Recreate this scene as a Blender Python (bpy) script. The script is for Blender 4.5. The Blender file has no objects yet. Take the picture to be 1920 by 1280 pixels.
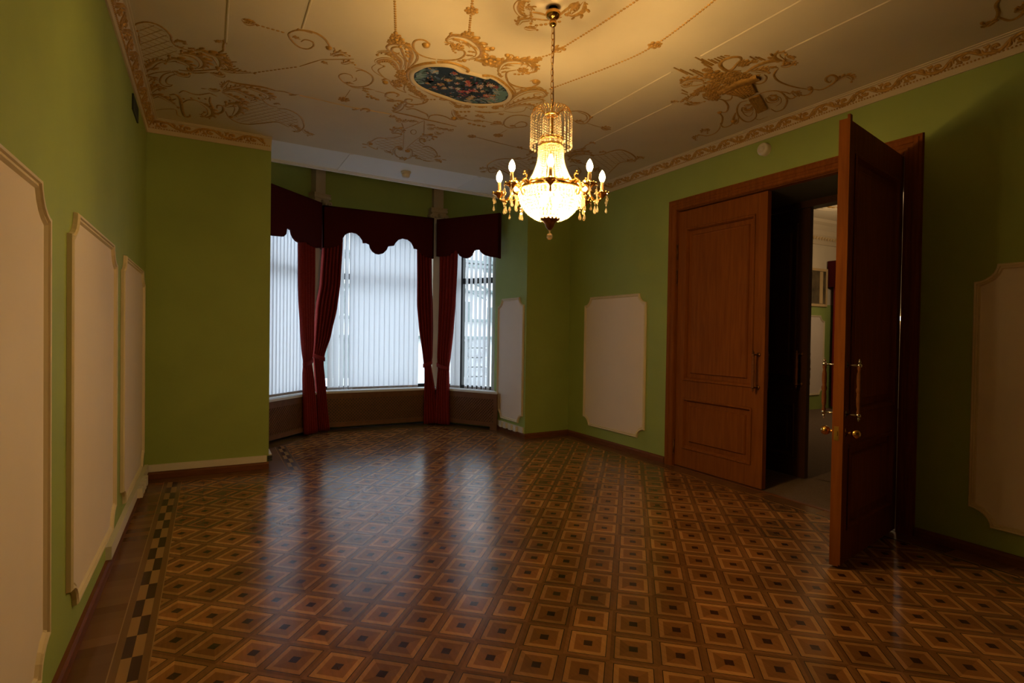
import bpy, math, random
from mathutils import Vector, Matrix
random.seed(7)
PI = math.pi
scene = bpy.context.scene
COL = scene.collection

# ------------------------------------------------------------------ camera, world, exposure
CAM_H = 1.45
FPX, YAW, PITCH, ROLL = 1047.77, .4975, -.0149, .0149
fwd = Vector((math.sin(YAW)*math.cos(PITCH), math.cos(YAW)*math.cos(PITCH), math.sin(PITCH)))
r0 = Vector((math.cos(YAW), -math.sin(YAW), 0)); u0 = r0.cross(fwd)
rgt = r0*math.cos(ROLL)+u0*math.sin(ROLL); up = -r0*math.sin(ROLL)+u0*math.cos(ROLL)
CAMP = Vector((0, 0, CAM_H))
cam = bpy.data.objects.new('camera', bpy.data.cameras.new('camera'))
COL.objects.link(cam)
cam.data.sensor_fit = 'HORIZONTAL'; cam.data.sensor_width = 36; cam.data.lens = 36*FPX/1920
cam.data.clip_start = .02; cam.data.clip_end = 200
cam.matrix_world = Matrix(((rgt.x, up.x, -fwd.x, CAMP.x), (rgt.y, up.y, -fwd.y, CAMP.y), (rgt.z, up.z, -fwd.z, CAMP.z), (0, 0, 0, 1)))
scene.camera = cam
scene.view_settings.view_transform = 'Standard'
scene.view_settings.look = 'None'
scene.view_settings.gamma = 1
scene.view_settings.use_curve_mapping = False
scene.view_settings.exposure = 0.12
SKY = 3.7          # overcast sky radiance
BULB = 130.0        # radiance of each candle bulb
BOWL = 1150.0       # radiance of the bulbs inside the bowl
FAR_FILL = 42.0  # strength of the added fill light in the next room
world = bpy.data.worlds.new('overcast_sky'); scene.world = world; world.use_nodes = True
bg = world.node_tree.nodes['Background']
bg.inputs[0].default_value = (.84, .905, 1.0, 1); bg.inputs[1].default_value = SKY
def portal(a, b, z0, z1):            # marks a window opening for the sky light
    a = Vector(a); b = Vector(b); t = (b-a).normalized(); n = Vector((-t.y, t.x))
    L = bpy.data.lights.new('window_daylight', 'AREA'); L.shape = 'RECTANGLE'; L.size = (b-a).length; L.size_y = z1-z0
    L.cycles.is_portal = True
    o = bpy.data.objects.new('window_daylight', L); COL.objects.link(o)
    m = (a+b)/2+n*.20
    o.location = (m.x, m.y, (z0+z1)/2)
    zc = Vector((n.x, n.y, 0)); xc = Vector((t.x, t.y, 0)); yc = zc.cross(xc)
    o.rotation_euler = Matrix((xc, yc, zc)).transposed().to_euler()

def ray(x, y): return fwd+rgt*((x-960)/FPX)-up*((y-640)/FPX)
def on_axis(x, y, ax, v):
    d = ray(x, y); return CAMP+d*((v-CAMP[ax])/d[ax])
def on_line(x, y, a, b, off=0):      # point on the vertical plane through a-b, shifted by off to its left
    a = Vector(a); b = Vector(b); t = (b-a).normalized(); n = Vector((-t.y, t.x))
    d = ray(x, y); c2 = Vector((CAMP.x, CAMP.y))
    s = ((a-c2).dot(n)+off)/(d.x*n.x+d.y*n.y); return CAMP+d*s

# ------------------------------------------------------------------ room dimensions
XL, XR, YB, YF = -.528, 4.576, 6.33, -.9
ZC = 3.42                       # main ceiling
BE0, BE1 = .56, 3.83            # the two corners of the bay opening
YBR = 6.65                      # right stub wall
BAYZ = 3.86
WL0, WL1, WR1, WR0 = (.56, 7.74), (1.334, 8.53), (3.256, 8.53), (3.83, 7.62)
FL0, FL1, FR1, FR0 = (.57, 7.485), (1.39, 8.33), (3.17, 8.33), (3.775, 7.37)    # fronts of the radiator covers
SILL = .57

# ------------------------------------------------------------------ materials
def lin(c):
    return tuple((v/12.92 if v <= .04045 else ((v+.055)/1.055)**2.4) for v in c)
def newmat(name):
    m = bpy.data.materials.new(name); m.use_nodes = True
    nt = m.node_tree; nt.nodes.clear()
    out = nt.nodes.new('ShaderNodeOutputMaterial'); return m, nt, out
def N(nt, typ, **kw):
    n = nt.nodes.new(typ)
    for k, v in kw.items(): setattr(n, k, v)
    return n
def pbsdf(nt, out, col, rough, metal=0, spec=.5):
    p = N(nt, 'ShaderNodeBsdfPrincipled')
    p.inputs['Base Color'].default_value = (*col, 1); p.inputs['Roughness'].default_value = rough
    p.inputs['Metallic'].default_value = metal; p.inputs['Specular IOR Level'].default_value = spec
    nt.links.new(p.outputs[0], out.inputs[0]); return p
def mat(name, col, rough=.6, metal=0, spec=.4, noise=0, nscale=8, bump=0):
    m, nt, out = newmat(name); p = pbsdf(nt, out, col, rough, metal, spec)
    if noise or bump:
        tc = N(nt, 'ShaderNodeTexCoord'); nz = N(nt, 'ShaderNodeTexNoise'); nz.inputs['Scale'].default_value = nscale
        nz.inputs['Detail'].default_value = 4
        nt.links.new(tc.outputs['Object'], nz.inputs['Vector'])
        if noise:
            cr = N(nt, 'ShaderNodeValToRGB')
            cr.color_ramp.elements[0].position = .3; cr.color_ramp.elements[1].position = .7
            cr.color_ramp.elements[0].color = (*[c*(1-noise) for c in col], 1); cr.color_ramp.elements[1].color = (*[c*(1+noise) for c in col], 1)
            nt.links.new(nz.outputs[0], cr.inputs[0]); nt.links.new(cr.outputs[0], p.inputs['Base Color'])
        if bump:
            b = N(nt, 'ShaderNodeBump'); b.inputs['Strength'].default_value = bump; b.inputs['Distance'].default_value = .01
            nt.links.new(nz.outputs[0], b.inputs['Height']); nt.links.new(b.outputs[0], p.inputs['Normal'])
    return m
def wood(name, c1, c2, rough=.35, sc=(18, 18, 1.2), spec=.5):
    m, nt, out = newmat(name); p = pbsdf(nt, out, c1, rough, 0, spec)
    tc = N(nt, 'ShaderNodeTexCoord'); mp = N(nt, 'ShaderNodeMapping'); mp.inputs['Scale'].default_value = sc
    nz = N(nt, 'ShaderNodeTexNoise'); nz.inputs['Scale'].default_value = 2.2; nz.inputs['Detail'].default_value = 6; nz.inputs['Distortion'].default_value = .6
    cr = N(nt, 'ShaderNodeValToRGB'); cr.color_ramp.elements[0].position = .32; cr.color_ramp.elements[1].position = .68
    cr.color_ramp.elements[0].color = (*c1, 1); cr.color_ramp.elements[1].color = (*c2, 1)
    nt.links.new(tc.outputs['Object'], mp.inputs[0]); nt.links.new(mp.outputs[0], nz.inputs[0]); nt.links.new(nz.outputs[0], cr.inputs[0])
    nt.links.new(cr.outputs[0], p.inputs['Base Color']); return m
def emis(name, col, s):
    m, nt, out = newmat(name); e = N(nt, 'ShaderNodeEmission'); e.inputs[0].default_value = (*col, 1); e.inputs[1].default_value = s
    nt.links.new(e.outputs[0], out.inputs[0]); return m

M = {}
M['green'] = mat('green_wall_paint', (.30, .37, .095), .62, spec=.25, noise=.05, nscale=2.5)
M['cream'] = mat('cream_ceiling_paint', (.66, .56, .40), .7, spec=.2, noise=.03, nscale=3)
M['cornice'] = mat('cream_cornice_plaster', (.62, .50, .33), .55, spec=.3)
M['soffit'] = mat('white_bay_ceiling_paint', (.82, .80, .78), .7, spec=.2)
M['panel'] = mat('ivory_panel_paint', (.74, .63, .54), .65, spec=.2, noise=.02, nscale=3)
M['mould'] = mat('ivory_moulding_paint', (.66, .55, .36), .5, spec=.3)
M['gold'] = mat('old_gold_paint', (.46, .255, .055), .5, .3, noise=.25, nscale=40)
M['paleglld'] = mat('pale_gilt_paint', (.60, .42, .20), .5, .15)
M['brass'] = mat('polished_brass', (.78, .46, .13), .16, 1)
M['bronze'] = mat('dark_bronze', (.20, .09, .03), .35, .9)
M['chrome'] = mat('chrome_fitting', (.55, .52, .46), .2, 1)
M['black'] = mat('black_window_metal', (.012, .013, .015), .4)
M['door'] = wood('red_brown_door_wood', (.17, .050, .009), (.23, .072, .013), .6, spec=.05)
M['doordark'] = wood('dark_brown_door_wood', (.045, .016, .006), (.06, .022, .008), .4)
M['base'] = wood('brown_baseboard_wood', (.13, .045, .014), (.17, .06, .02), .55, (3, 3, 20), .15)
M['rad'] = wood('brown_grille_wood', (.15, .065, .025), (.19, .085, .032), .45, (6, 6, 6))
M['white'] = mat('white_plastic', (.66, .60, .50), .45)
M['sillm'] = mat('white_sill_paint', (.72, .74, .76), .3)
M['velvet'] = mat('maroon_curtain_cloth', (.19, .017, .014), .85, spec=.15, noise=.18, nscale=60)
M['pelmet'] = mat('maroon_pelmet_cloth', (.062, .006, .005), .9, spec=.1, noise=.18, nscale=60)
M['lowbounce'] = wood('low_bounce_dark_brown', (.05, .025, .012), (.07, .035, .016), .5)  # invented dark finish that keeps bounced light low
M['dark'] = mat('dark_vent_metal', (.03, .035, .025), .6)
M['carpet'] = mat('brown_carpet', (.16, .11, .08), .95, spec=.05, noise=.2, nscale=90)
M['column'] = mat('beige_pilaster_paint', (.46, .38, .27), .6, spec=.2)
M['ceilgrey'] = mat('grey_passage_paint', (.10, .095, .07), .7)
M['flex'] = mat('black_cable', (.01, .01, .01), .5)
M['bulb'] = emis('warm_bulb_glow', (1, .65, .25), BULB)
M['bowlbulb'] = emis('warm_bowl_bulb_glow', (1, .65, .25), BOWL)
def crystal():
    m, nt, out = newmat('cut_crystal')
    g = N(nt, 'ShaderNodeBsdfGlossy'); g.inputs['Roughness'].default_value = .08; g.inputs[0].default_value = (1, .95, .85, 1)
    tr = N(nt, 'ShaderNodeBsdfTranslucent'); tr.inputs[0].default_value = (.8, .70, .52, 1)
    tp = N(nt, 'ShaderNodeBsdfTransparent'); tp.inputs[0].default_value = (1, .97, .92, 1)
    a = N(nt, 'ShaderNodeMixShader'); a.inputs[0].default_value = .30
    b = N(nt, 'ShaderNodeMixShader'); b.inputs[0].default_value = .62
    nt.links.new(g.outputs[0], a.inputs[1]); nt.links.new(tr.outputs[0], a.inputs[2])
    nt.links.new(a.outputs[0], b.inputs[1]); nt.links.new(tp.outputs[0], b.inputs[2]); nt.links.new(b.outputs[0], out.inputs[0]); return m
M['crystal'] = crystal()
def glass():
    m, nt, out = newmat('window_glass')
    g = N(nt, 'ShaderNodeBsdfGlossy'); g.inputs['Roughness'].default_value = .02
    tp = N(nt, 'ShaderNodeBsdfTransparent'); tp.inputs[0].default_value = (.93, .96, .96, 1)
    b = N(nt, 'ShaderNodeMixShader'); b.inputs[0].default_value = .05
    nt.links.new(tp.outputs[0], b.inputs[1]); nt.links.new(g.outputs[0], b.inputs[2]); nt.links.new(b.outputs[0], out.inputs[0]); return m
M['glass'] = glass()
def blindm():
    m, nt, out = newmat('white_blind_fabric')
    d = N(nt, 'ShaderNodeBsdfDiffuse'); d.inputs[0].default_value = (.70, .72, .76, 1)
    t = N(nt, 'ShaderNodeBsdfTranslucent'); t.inputs[0].default_value = (.78, .80, .86, 1)
    b = N(nt, 'ShaderNodeMixShader'); b.inputs[0].default_value = .62
    nt.links.new(d.outputs[0], b.inputs[1]); nt.links.new(t.outputs[0], b.inputs[2]); nt.links.new(b.outputs[0], out.inputs[0]); return m
M['blind'] = blindm()
M['weight'] = mat('grey_blind_weight', (.42, .41, .42), .6)

# ------- floor materials (parquet)
class NB:                               # tiny math-node helper
    def __init__(s, nt): s.nt = nt
    def m(s, op, a, b=None, c=None):
        n = s.nt.nodes.new('ShaderNodeMath'); n.operation = op
        for i, v in enumerate((a, b, c)):
            if v is None: continue
            if isinstance(v, (int, float)): n.inputs[i].default_value = v
            else: s.nt.links.new(v, n.inputs[i])
        return n.outputs[0]
    def mix(s, f, a, b):
        n = s.nt.nodes.new('ShaderNodeMix'); n.data_type = 'RGBA'
        if isinstance(f, (int, float)): n.inputs[0].default_value = f
        else: s.nt.links.new(f, n.inputs[0])
        for i, v in ((6, a), (7, b)):
            if isinstance(v, tuple): n.inputs[i].default_value = (*v, 1)
            else: s.nt.links.new(v, n.inputs[i])
        return n.outputs[2]
def floor_base(nt, out, col):
    p = pbsdf(nt, out, (.2, .1, .04), .3, 0, .4)
    tc = N(nt, 'ShaderNodeTexCoord'); nz = N(nt, 'ShaderNodeTexNoise'); nz.inputs['Scale'].default_value = 3.0; nz.inputs['Detail'].default_value = 5
    nt.links.new(tc.outputs['Object'], nz.inputs[0])
    nb = NB(nt)
    rr = nb.m('MULTIPLY_ADD', nz.outputs[0], .14, .15); nt.links.new(rr, p.inputs['Roughness'])
    nz2 = N(nt, 'ShaderNodeTexNoise'); nz2.inputs['Scale'].default_value = 5.5; nz2.inputs['Detail'].default_value = 2
    nt.links.new(tc.outputs['Object'], nz2.inputs[0])
    bp = N(nt, 'ShaderNodeBump'); bp.inputs['Strength'].default_value = .05; bp.inputs['Distance'].default_value = .01
    nt.links.new(nz2.outputs[0], bp.inputs['Height']); nt.links.new(bp.outputs[0], p.inputs['Normal'])
    nt.links.new(col, p.inputs['Base Color']); return p
DARK, MID, LIGHT, BAND, LINE = (.045, .016, .008), (.215, .090, .027), (.36, .175, .054), (.185, .083, .029), (.024, .010, .005)
def parquet():
    m, nt, out = newmat('diamond_parquet'); nb = NB(nt)
    g = N(nt, 'ShaderNodeNewGeometry'); sp = N(nt, 'ShaderNodeSeparateXYZ'); nt.links.new(g.outputs['Position'], sp.inputs[0])
    ux, uy, vx, vy = .156, -.138, .149, .174
    det = ux*vy-uy*vx
    X = nb.m('SUBTRACT', sp.outputs[0], 1.583); Y = nb.m('SUBTRACT', sp.outputs[1], 1.797)
    a = nb.m('ADD', nb.m('MULTIPLY', X, vy/det), nb.m('MULTIPLY', Y, -vx/det))
    b = nb.m('ADD', nb.m('MULTIPLY', X, -uy/det), nb.m('MULTIPLY', Y, ux/det))
    ia = nb.m('ROUND', a); ib = nb.m('ROUND', b)
    fa = nb.m('SUBTRACT', a, ia); fb = nb.m('SUBTRACT', b, ib)
    aa = nb.m('ABSOLUTE', fa); ab = nb.m('ABSOLUTE', fb); d = nb.m('MAXIMUM', aa, ab)
    # per-tile and per-triangle tone
    cmb = N(nt, 'ShaderNodeCombineXYZ'); nt.links.new(ia, cmb.inputs[0]); nt.links.new(ib, cmb.inputs[1])
    side = nb.m('ADD', nb.m('MULTIPLY', nb.m('GREATER_THAN', aa, ab), 1.0), nb.m('MULTIPLY', nb.m('GREATER_THAN', nb.m('ADD', fa, fb), 0), 2.0))
    nt.links.new(side, cmb.inputs[2])
    wn = N(nt, 'ShaderNodeTexWhiteNoise'); nt.links.new(cmb.outputs[0], wn.inputs[0])
    tone = nb.m('MULTIPLY_ADD', wn.outputs[0], .4, .78)
    wn2 = N(nt, 'ShaderNodeTexWhiteNoise'); c2 = N(nt, 'ShaderNodeCombineXYZ'); nt.links.new(ia, c2.inputs[0]); nt.links.new(ib, c2.inputs[1]); nt.links.new(c2.outputs[0], wn2.inputs[0])
    tone2 = nb.m('MULTIPLY_ADD', wn2.outputs[0], .35, .8)
    nz = N(nt, 'ShaderNodeTexNoise'); nz.inputs['Scale'].default_value = 60; nz.inputs['Detail'].default_value = 4
    mp = N(nt, 'ShaderNodeMapping'); mp.inputs['Scale'].default_value = (1, .18, 1); mp.inputs['Rotation'].default_value = (0, 0, .86)
    nt.links.new(g.outputs['Position'], mp.inputs[0]); nt.links.new(mp.outputs[0], nz.inputs[0])
    grain = nb.m('MULTIPLY_ADD', nz.outputs[0], .5, .75)
    c = nb.mix(nb.m('GREATER_THAN', d, .095), DARK, MID)
    c = nb.mix(nb.m('GREATER_THAN', d, .295), c, LIGHT)
    c = nb.mix(nb.m('GREATER_THAN', d, .402), c, LINE)
    c = nb.mix(nb.m('GREATER_THAN', d, .418), c, BAND)
    def scale(col, f):
        n = N(nt, 'ShaderNodeVectorMath', operation='SCALE'); nt.links.new(col, n.inputs[0]); nt.links.new(f, n.inputs['Scale']); return n.outputs[0]
    c = scale(scale(c, tone), nb.m('MULTIPLY', tone2, grain))
    floor_base(nt, out, c); return m
def checker():          # border band, u along, v across (0..1) in UV
    m, nt, out = newmat('chequered_border'); nb = NB(nt)
    tc = N(nt, 'ShaderNodeTexCoord'); sp = N(nt, 'ShaderNodeSeparateXYZ'); nt.links.new(tc.outputs['UV'], sp.inputs[0])
    u, v = sp.outputs[0], sp.outputs[1]
    two = nb.m('GREATER_THAN', v, .5)
    ph = nb.m('ADD', nb.m('DIVIDE', u, .40), nb.m('MULTIPLY', two, .5))
    dk = nb.m('LESS_THAN', nb.m('FRACT', ph), .5)
    c = nb.mix(dk, (.30, .165, .058), (.045, .014, .007))
    edge = nb.m('GREATER_THAN', nb.m('ABSOLUTE', nb.m('SUBTRACT', v, .5)), .27)
    c = nb.mix(edge, c, (.16, .078, .028))
    e2 = nb.m('GREATER_THAN', nb.m('ABSOLUTE', nb.m('SUBTRACT', v, .5)), .465)
    c = nb.mix(e2, c, (.28, .155, .055))
    floor_base(nt, out, c); return m
def planks():           # short boards laid across the border
    m, nt, out = newmat('border_boards'); nb = NB(nt)
    tc = N(nt, 'ShaderNodeTexCoord'); sp = N(nt, 'ShaderNodeSeparateXYZ'); nt.links.new(tc.outputs['UV'], sp.inputs[0])
    pid = nb.m('FLOOR', nb.m('DIVIDE', sp.outputs[0], .085))
    wn = N(nt, 'ShaderNodeTexWhiteNoise', noise_dimensions='1D'); nt.links.new(pid, wn.inputs['W'])
    c = nb.mix(wn.outputs[0], (.12, .052, .018), (.21, .098, .034))
    floor_base(nt, out, c); return m
M['parquet'] = parquet(); M['checker'] = checker(); M['planks'] = planks()

# ------------------------------------------------------------------ mesh builder
class MB:
    def __init__(s): s.v = []; s.f = []; s.mi = []; s.uv = {}
    def face(s, idx, mi=0, uv=None):
        s.f.append(tuple(idx)); s.mi.append(mi)
        if uv: s.uv[len(s.f)-1] = uv
    def quad(s, a, b, c, d, mi=0, uv=None):
        n = len(s.v); s.v += [tuple(a), tuple(b), tuple(c), tuple(d)]; s.face((n, n+1, n+2, n+3), mi, uv)
    def poly(s, pts, mi=0):
        n = len(s.v); s.v += [tuple(p) for p in pts]; s.face(range(n, n+len(pts)), mi)
    def box(s, lo, hi, mi=0):
        (a, b, c), (d, e, f) = lo, hi; n = len(s.v)
        s.v += [(a, b, c), (d, b, c), (d, e, c), (a, e, c), (a, b, f), (d, b, f), (d, e, f), (a, e, f)]
        for q in ((0, 3, 2, 1), (4, 5, 6, 7), (0, 1, 5, 4), (1, 2, 6, 5), (2, 3, 7, 6), (3, 0, 4, 7)): s.face([n+i for i in q], mi)
    def obox(s, o, ax, ay, az, mi=0):   # oriented box from corner o with edge vectors
        o, ax, ay, az = map(Vector, (o, ax, ay, az)); n = len(s.v)
        s.v += [tuple(p) for p in (o, o+ax, o+ax+ay, o+ay, o+az, o+ax+az, o+ax+ay+az, o+ay+az)]
        for q in ((0, 3, 2, 1), (4, 5, 6, 7), (0, 1, 5, 4), (1, 2, 6, 5), (2, 3, 7, 6), (3, 0, 4, 7)): s.face([n+i for i in q], mi)
    def wall(s, a, b, z0, z1, th, mi=0):    # slab along a->b, th to the left of the direction
        a = Vector((*a, 0)); b = Vector((*b, 0)); t = (b-a); n = Vector((-t.y, t.x, 0)).normalized()*th
        s.obox((a.x, a.y, z0), t, n, (0, 0, z1-z0), mi)
    def prism(s, poly, z0, z1, mi=0):       # ccw xy polygon
        n = len(s.v); k = len(poly)
        s.v += [(p[0], p[1], z0) for p in poly]+[(p[0], p[1], z1) for p in poly]
        s.face(range(n+k-1, n-1, -1), mi); s.face(range(n+k, n+2*k), mi)
        for i in range(k): j = (i+1) % k; s.face((n+i, n+j, n+k+j, n+k+i), mi)
    def slab(s, pts, ext, mi=0):            # planar 3D polygon extruded by a vector
        n = len(s.v); k = len(pts); ext = Vector(ext)
        s.v += [tuple(p) for p in pts]+[tuple(Vector(p)+ext) for p in pts]
        s.face(range(n, n+k), mi); s.face(range(n+2*k-1, n+k-1, -1), mi)
        for i in range(k): j = (i+1) % k; s.face((n+j, n+i, n+k+i, n+k+j), mi)
    def grid(s, rows, mi=0, closed=False):
        n = len(s.v); w = len(rows[0])
        for r in rows: s.v += [tuple(p) for p in r]
        for i in range(len(rows)-1):
            for j in range(w if closed else w-1):
                k = (j+1) % w
                s.face((n+i*w+j, n+i*w+k, n+(i+1)*w+k, n+(i+1)*w+j), mi)
    def lathe(s, prof, c=(0, 0), seg=24, mi=0):
        s.grid([[(c[0]+r*math.cos(2*PI*k/seg), c[1]+r*math.sin(2*PI*k/seg), z) for k in range(seg)] for r, z in prof], mi, True)
    def tube(s, pts, r, seg=6, mi=0, cap=True):
        pts = [Vector(p) for p in pts]; rows = []; prev = None
        for i, p in enumerate(pts):
            t = (pts[min(i+1, len(pts)-1)]-pts[max(i-1, 0)]).normalized()
            ref = prev if prev is not None else (Vector((0, 0, 1)) if abs(t.z) < .9 else Vector((1, 0, 0)))
            x = (ref-t*ref.dot(t)).normalized(); y = t.cross(x); prev = x
            rr = r[i] if isinstance(r, (list, tuple)) else r
            rows.append([p+(x*math.cos(2*PI*k/seg)+y*math.sin(2*PI*k/seg))*rr for k in range(seg)])
        n = len(s.v); s.grid(rows, mi, True)
        if cap:
            s.face([n+k for k in range(seg-1, -1, -1)], mi); e = n+(len(rows)-1)*seg; s.face([e+k for k in range(seg)], mi)
    def ball(s, c, r, seg=8, rings=5, sz=1, mi=0):
        c = Vector(c); rows = []
        for i in range(rings+1):
            a = PI*i/rings; q = max(math.sin(a), .02)
            rows.append([c+Vector((r*q*math.cos(2*PI*k/seg), r*q*math.sin(2*PI*k/seg), -r*sz*math.cos(a))) for k in range(seg)])
        s.grid(rows, mi, True)
    def build(s, name, mats, parent=None, smooth=False, loc=None):
        me = bpy.data.meshes.new(name)
        pts = s.v
        if loc is not None: pts = [(p[0]-loc[0], p[1]-loc[1], p[2]-loc[2]) for p in pts]
        me.from_pydata(pts, [], s.f)
        if not isinstance(mats, (list, tuple)): mats = [mats]
        for m in mats: me.materials.append(m)
        me.polygons.foreach_set('material_index', s.mi)
        if smooth: me.polygons.foreach_set('use_smooth', [True]*len(s.f))
        if s.uv:
            lay = me.uv_layers.new(name='UVMap')
            for fi, uvs in s.uv.items():
                for li, q in zip(me.polygons[fi].loop_indices, uvs): lay.data[li].uv = q
        me.update()
        o = bpy.data.objects.new(name, me); COL.objects.link(o)
        if loc is not None: o.location = loc
        if parent: o.parent = parent; 
        return o
def thing(name, label, cat, loc=(0, 0, 0), group=None):
    o = bpy.data.objects.new(name, None); COL.objects.link(o); o.empty_display_size = .1
    o.location = loc; o['label'] = label; o['category'] = cat
    if group: o['group'] = group
    return o
def part(mb, name, m, parent, smooth=False, label=None):
    """mesh given in world coordinates, stored relative to the thing's base"""
    base = parent
    while base.parent: base = base.parent
    L = base.location
    mb.v = [(p[0]-L[0], p[1]-L[1], p[2]-L[2]) for p in mb.v]
    o = mb.build(name, m, parent, smooth)
    if label: o['label'] = label
    return o
def tag(o, label, cat, group=None):
    o['label'] = label; o['category'] = cat
    if group: o['group'] = group
    return o
def struct(o, label=None, cat=None):
    o['kind'] = 'structure'
    if label: o['label'] = label
    if cat: o['category'] = cat
    return o
def crom(pts, n=6):
    P = [Vector(p) for p in pts]
    if len(P) < 3: return P
    out = []
    for i in range(len(P)-1):
        p0 = P[i-1] if i else P[0]*2-P[1]; p1, p2 = P[i], P[i+1]; p3 = P[i+2] if i+2 < len(P) else P[-1]*2-P[-2]
        for k in range(n):
            t = k/n
            out.append(.5*((2*p1)+(p2-p0)*t+(2*p0-5*p1+4*p2-p3)*t*t+(3*p1-p0-3*p2+p3)*t*t*t))
    return out+[P[-1]]

# ================================================================== THE SETTING
def inset(poly, ds):
    out = []; n = len(poly)
    for i in range(n):
        a0, a1, b1 = Vector(poly[i-1]), Vector(poly[i]), Vector(poly[(i+1) % n])
        d0, d1 = ds[i-1], ds[i]
        t0 = (a1-a0).normalized(); t1 = (b1-a1).normalized()
        n0 = Vector((-t0.y, t0.x)); n1 = Vector((-t1.y, t1.x))
        p = a1+n0*d0; q = a1+n1*d1; den = t0.x*t1.y-t0.y*t1.x
        if abs(den) < 1e-6: out.append(q); continue
        w = q-p; s = (w.x*t1.y-w.y*t1.x)/den; out.append(p+t0*s)
    return out
OUT = [(XL, YF), (XR, YF), (XR, 6.70), (3.84, YBR), (3.82, 7.42), (3.20, 8.36), (1.36, 8.36), (.56, 7.50), (BE0, YB), (XL, YB)]
k = len(OUT)
in1 = inset(OUT, [.165]*k)
in2 = inset(OUT, [.225, .225, .225, .225, .225, .225, .225, .30, .225, .315])
fl = MB()
for i in range(k):
    j = (i+1) % k
    for A, B, mi in ((OUT, in1, 1), (in1, in2, 2)):
        a, b, c, d = (Vector(q) for q in (A[i], A[j], B[j], B[i]))
        t = (b-a).normalized()
        uv = [(t.dot(a-Vector(OUT[i])), 0), (t.dot(b-Vector(OUT[i])), 0), (t.dot(c-Vector(OUT[i])), 1), (t.dot(d-Vector(OUT[i])), 1)]
        fl.quad((*a, 0), (*b, 0), (*c, 0), (*d, 0), mi, uv)
fl.poly([(*p, 0) for p in in2], 0)
fl.box((-.8, -1.0, -.12), (4.62, 8.7, -.004), 1)
struct(fl.build('floor', [M['parquet'], M['planks'], M['checker']]))

TH = .22
w = MB(); w.box((XL-TH, YF-TH, 0), (XL, YB+.02, ZC+.1)); struct(w.build('wall_left', M['green']))
w = MB(); w.prism([(XL-TH, YB), (BE0, YB), (BE0, 7.75), (.44, 7.86), (XL-TH, 7.86)], 0, BAYZ); struct(w.build('wall_back_left', M['green']))
w = MB(); w.prism([(XR+TH, YBR+.05), (XR+TH, 7.72), (3.97, 7.72), (3.83, 7.63), (3.83, YBR), (3.84, YBR), (XR, 6.70)], 0, BAYZ); struct(w.build('wall_back_right', M['green']))
w = MB(); w.box((XL-TH, YF-TH, 0), (XR+TH, YF, ZC+.1)); struct(w.build('wall_front', M['lowbounce']))  # unseen wall behind the camera, made dark to cut light bounced into the room
DY0, DY1, DZ = 2.295, 4.605, 2.835            # door opening
FX = 5.48                                    # far face of the thick wall
w = MB()
w.box((XR, YF-.02, 0), (FX, DY0, ZC+.1)); w.box((XR, DY1, 0), (FX, 7.2, ZC+.1)); w.box((XR, DY0, DZ), (FX, DY1, ZC+.1))
struct(w.build('wall_right', M['green']))
# passage soffit lining
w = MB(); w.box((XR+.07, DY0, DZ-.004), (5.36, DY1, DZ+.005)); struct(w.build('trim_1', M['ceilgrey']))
# bay
def facet(name, a, b, u0, u1):
    """wall of the bay from a to b (inside on the right), window opening between fractions u0 and u1"""
    a, b = Vector(a), Vector(b); P = lambda u: a+(b-a)*u
    m = MB(); th = .16
    m.wall(a, b, 0, SILL, th); m.wall(a, b, 2.98, BAYZ, th); m.wall(a, P(u0), SILL, 2.98, th); m.wall(P(u1), b, SILL, 2.98, th)
    struct(m.build(name, M['green']))
    return P(u0), P(u1)
WIN = [facet('wall_bay_left', WL0, WL1, .0, .90), facet('wall_bay_center', WL1, WR1, .06, .94), facet('wall_bay_right', WR1, WR0, .10, .995)]
for a, b in WIN: portal(a, b, SILL, 2.98)
m = MB(); m.prism([(.3, 6.2), (4.1, 6.2), (4.1, 8.9), (.3, 8.9)], BAYZ, BAYZ+.1); m.prism([(.3, 6.2), (4.1, 6.2), (4.1, 6.3), (.3, 6.3)], ZC+.14, BAYZ); struct(m.build('ceiling_bay', M['soffit']))
# main ceiling, bay soffit with its little edge moulding
m = MB(); m.prism([(XL-TH, YF-TH), (XR+TH, YF-TH), (XR+TH, 6.9), (BE1, YBR), (BE1, 6.47), (BE0, 6.33), (XL-TH, 6.33)], ZC, ZC+.14)
struct(m.build('ceiling', M['cream']))
SE0, SE1 = 7.08, 7.29
m = MB(); m.prism([(BE0, 6.33), (BE1, 6.47), (BE1, SE1), (BE0, SE0)], ZC, ZC+.2, 0)
def ediff(t): return (BE0+(BE1-BE0)*t, SE0+(SE1-SE0)*t)
m.wall((BE0, SE0-.035), (BE1, SE1-.035), ZC-.022, ZC+.22, .035)
m.wall((BE0, SE0-.065), (BE1, SE1-.065), ZC-.010, ZC+.01, .03)
struct(m.build('ceiling_soffit', M['soffit']))
for nm, t in (('trim_2', .255), ('trim_3', .745)):
    x0 = BE0+(BE1-BE0)*t
    q = MB(); q.box((x0-.022, 6.33+.14*t+.015, ZC-.008), (x0+.022, SE0+.21*t-.07, ZC+.01)); struct(q.build(nm, M['soffit']))

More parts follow.
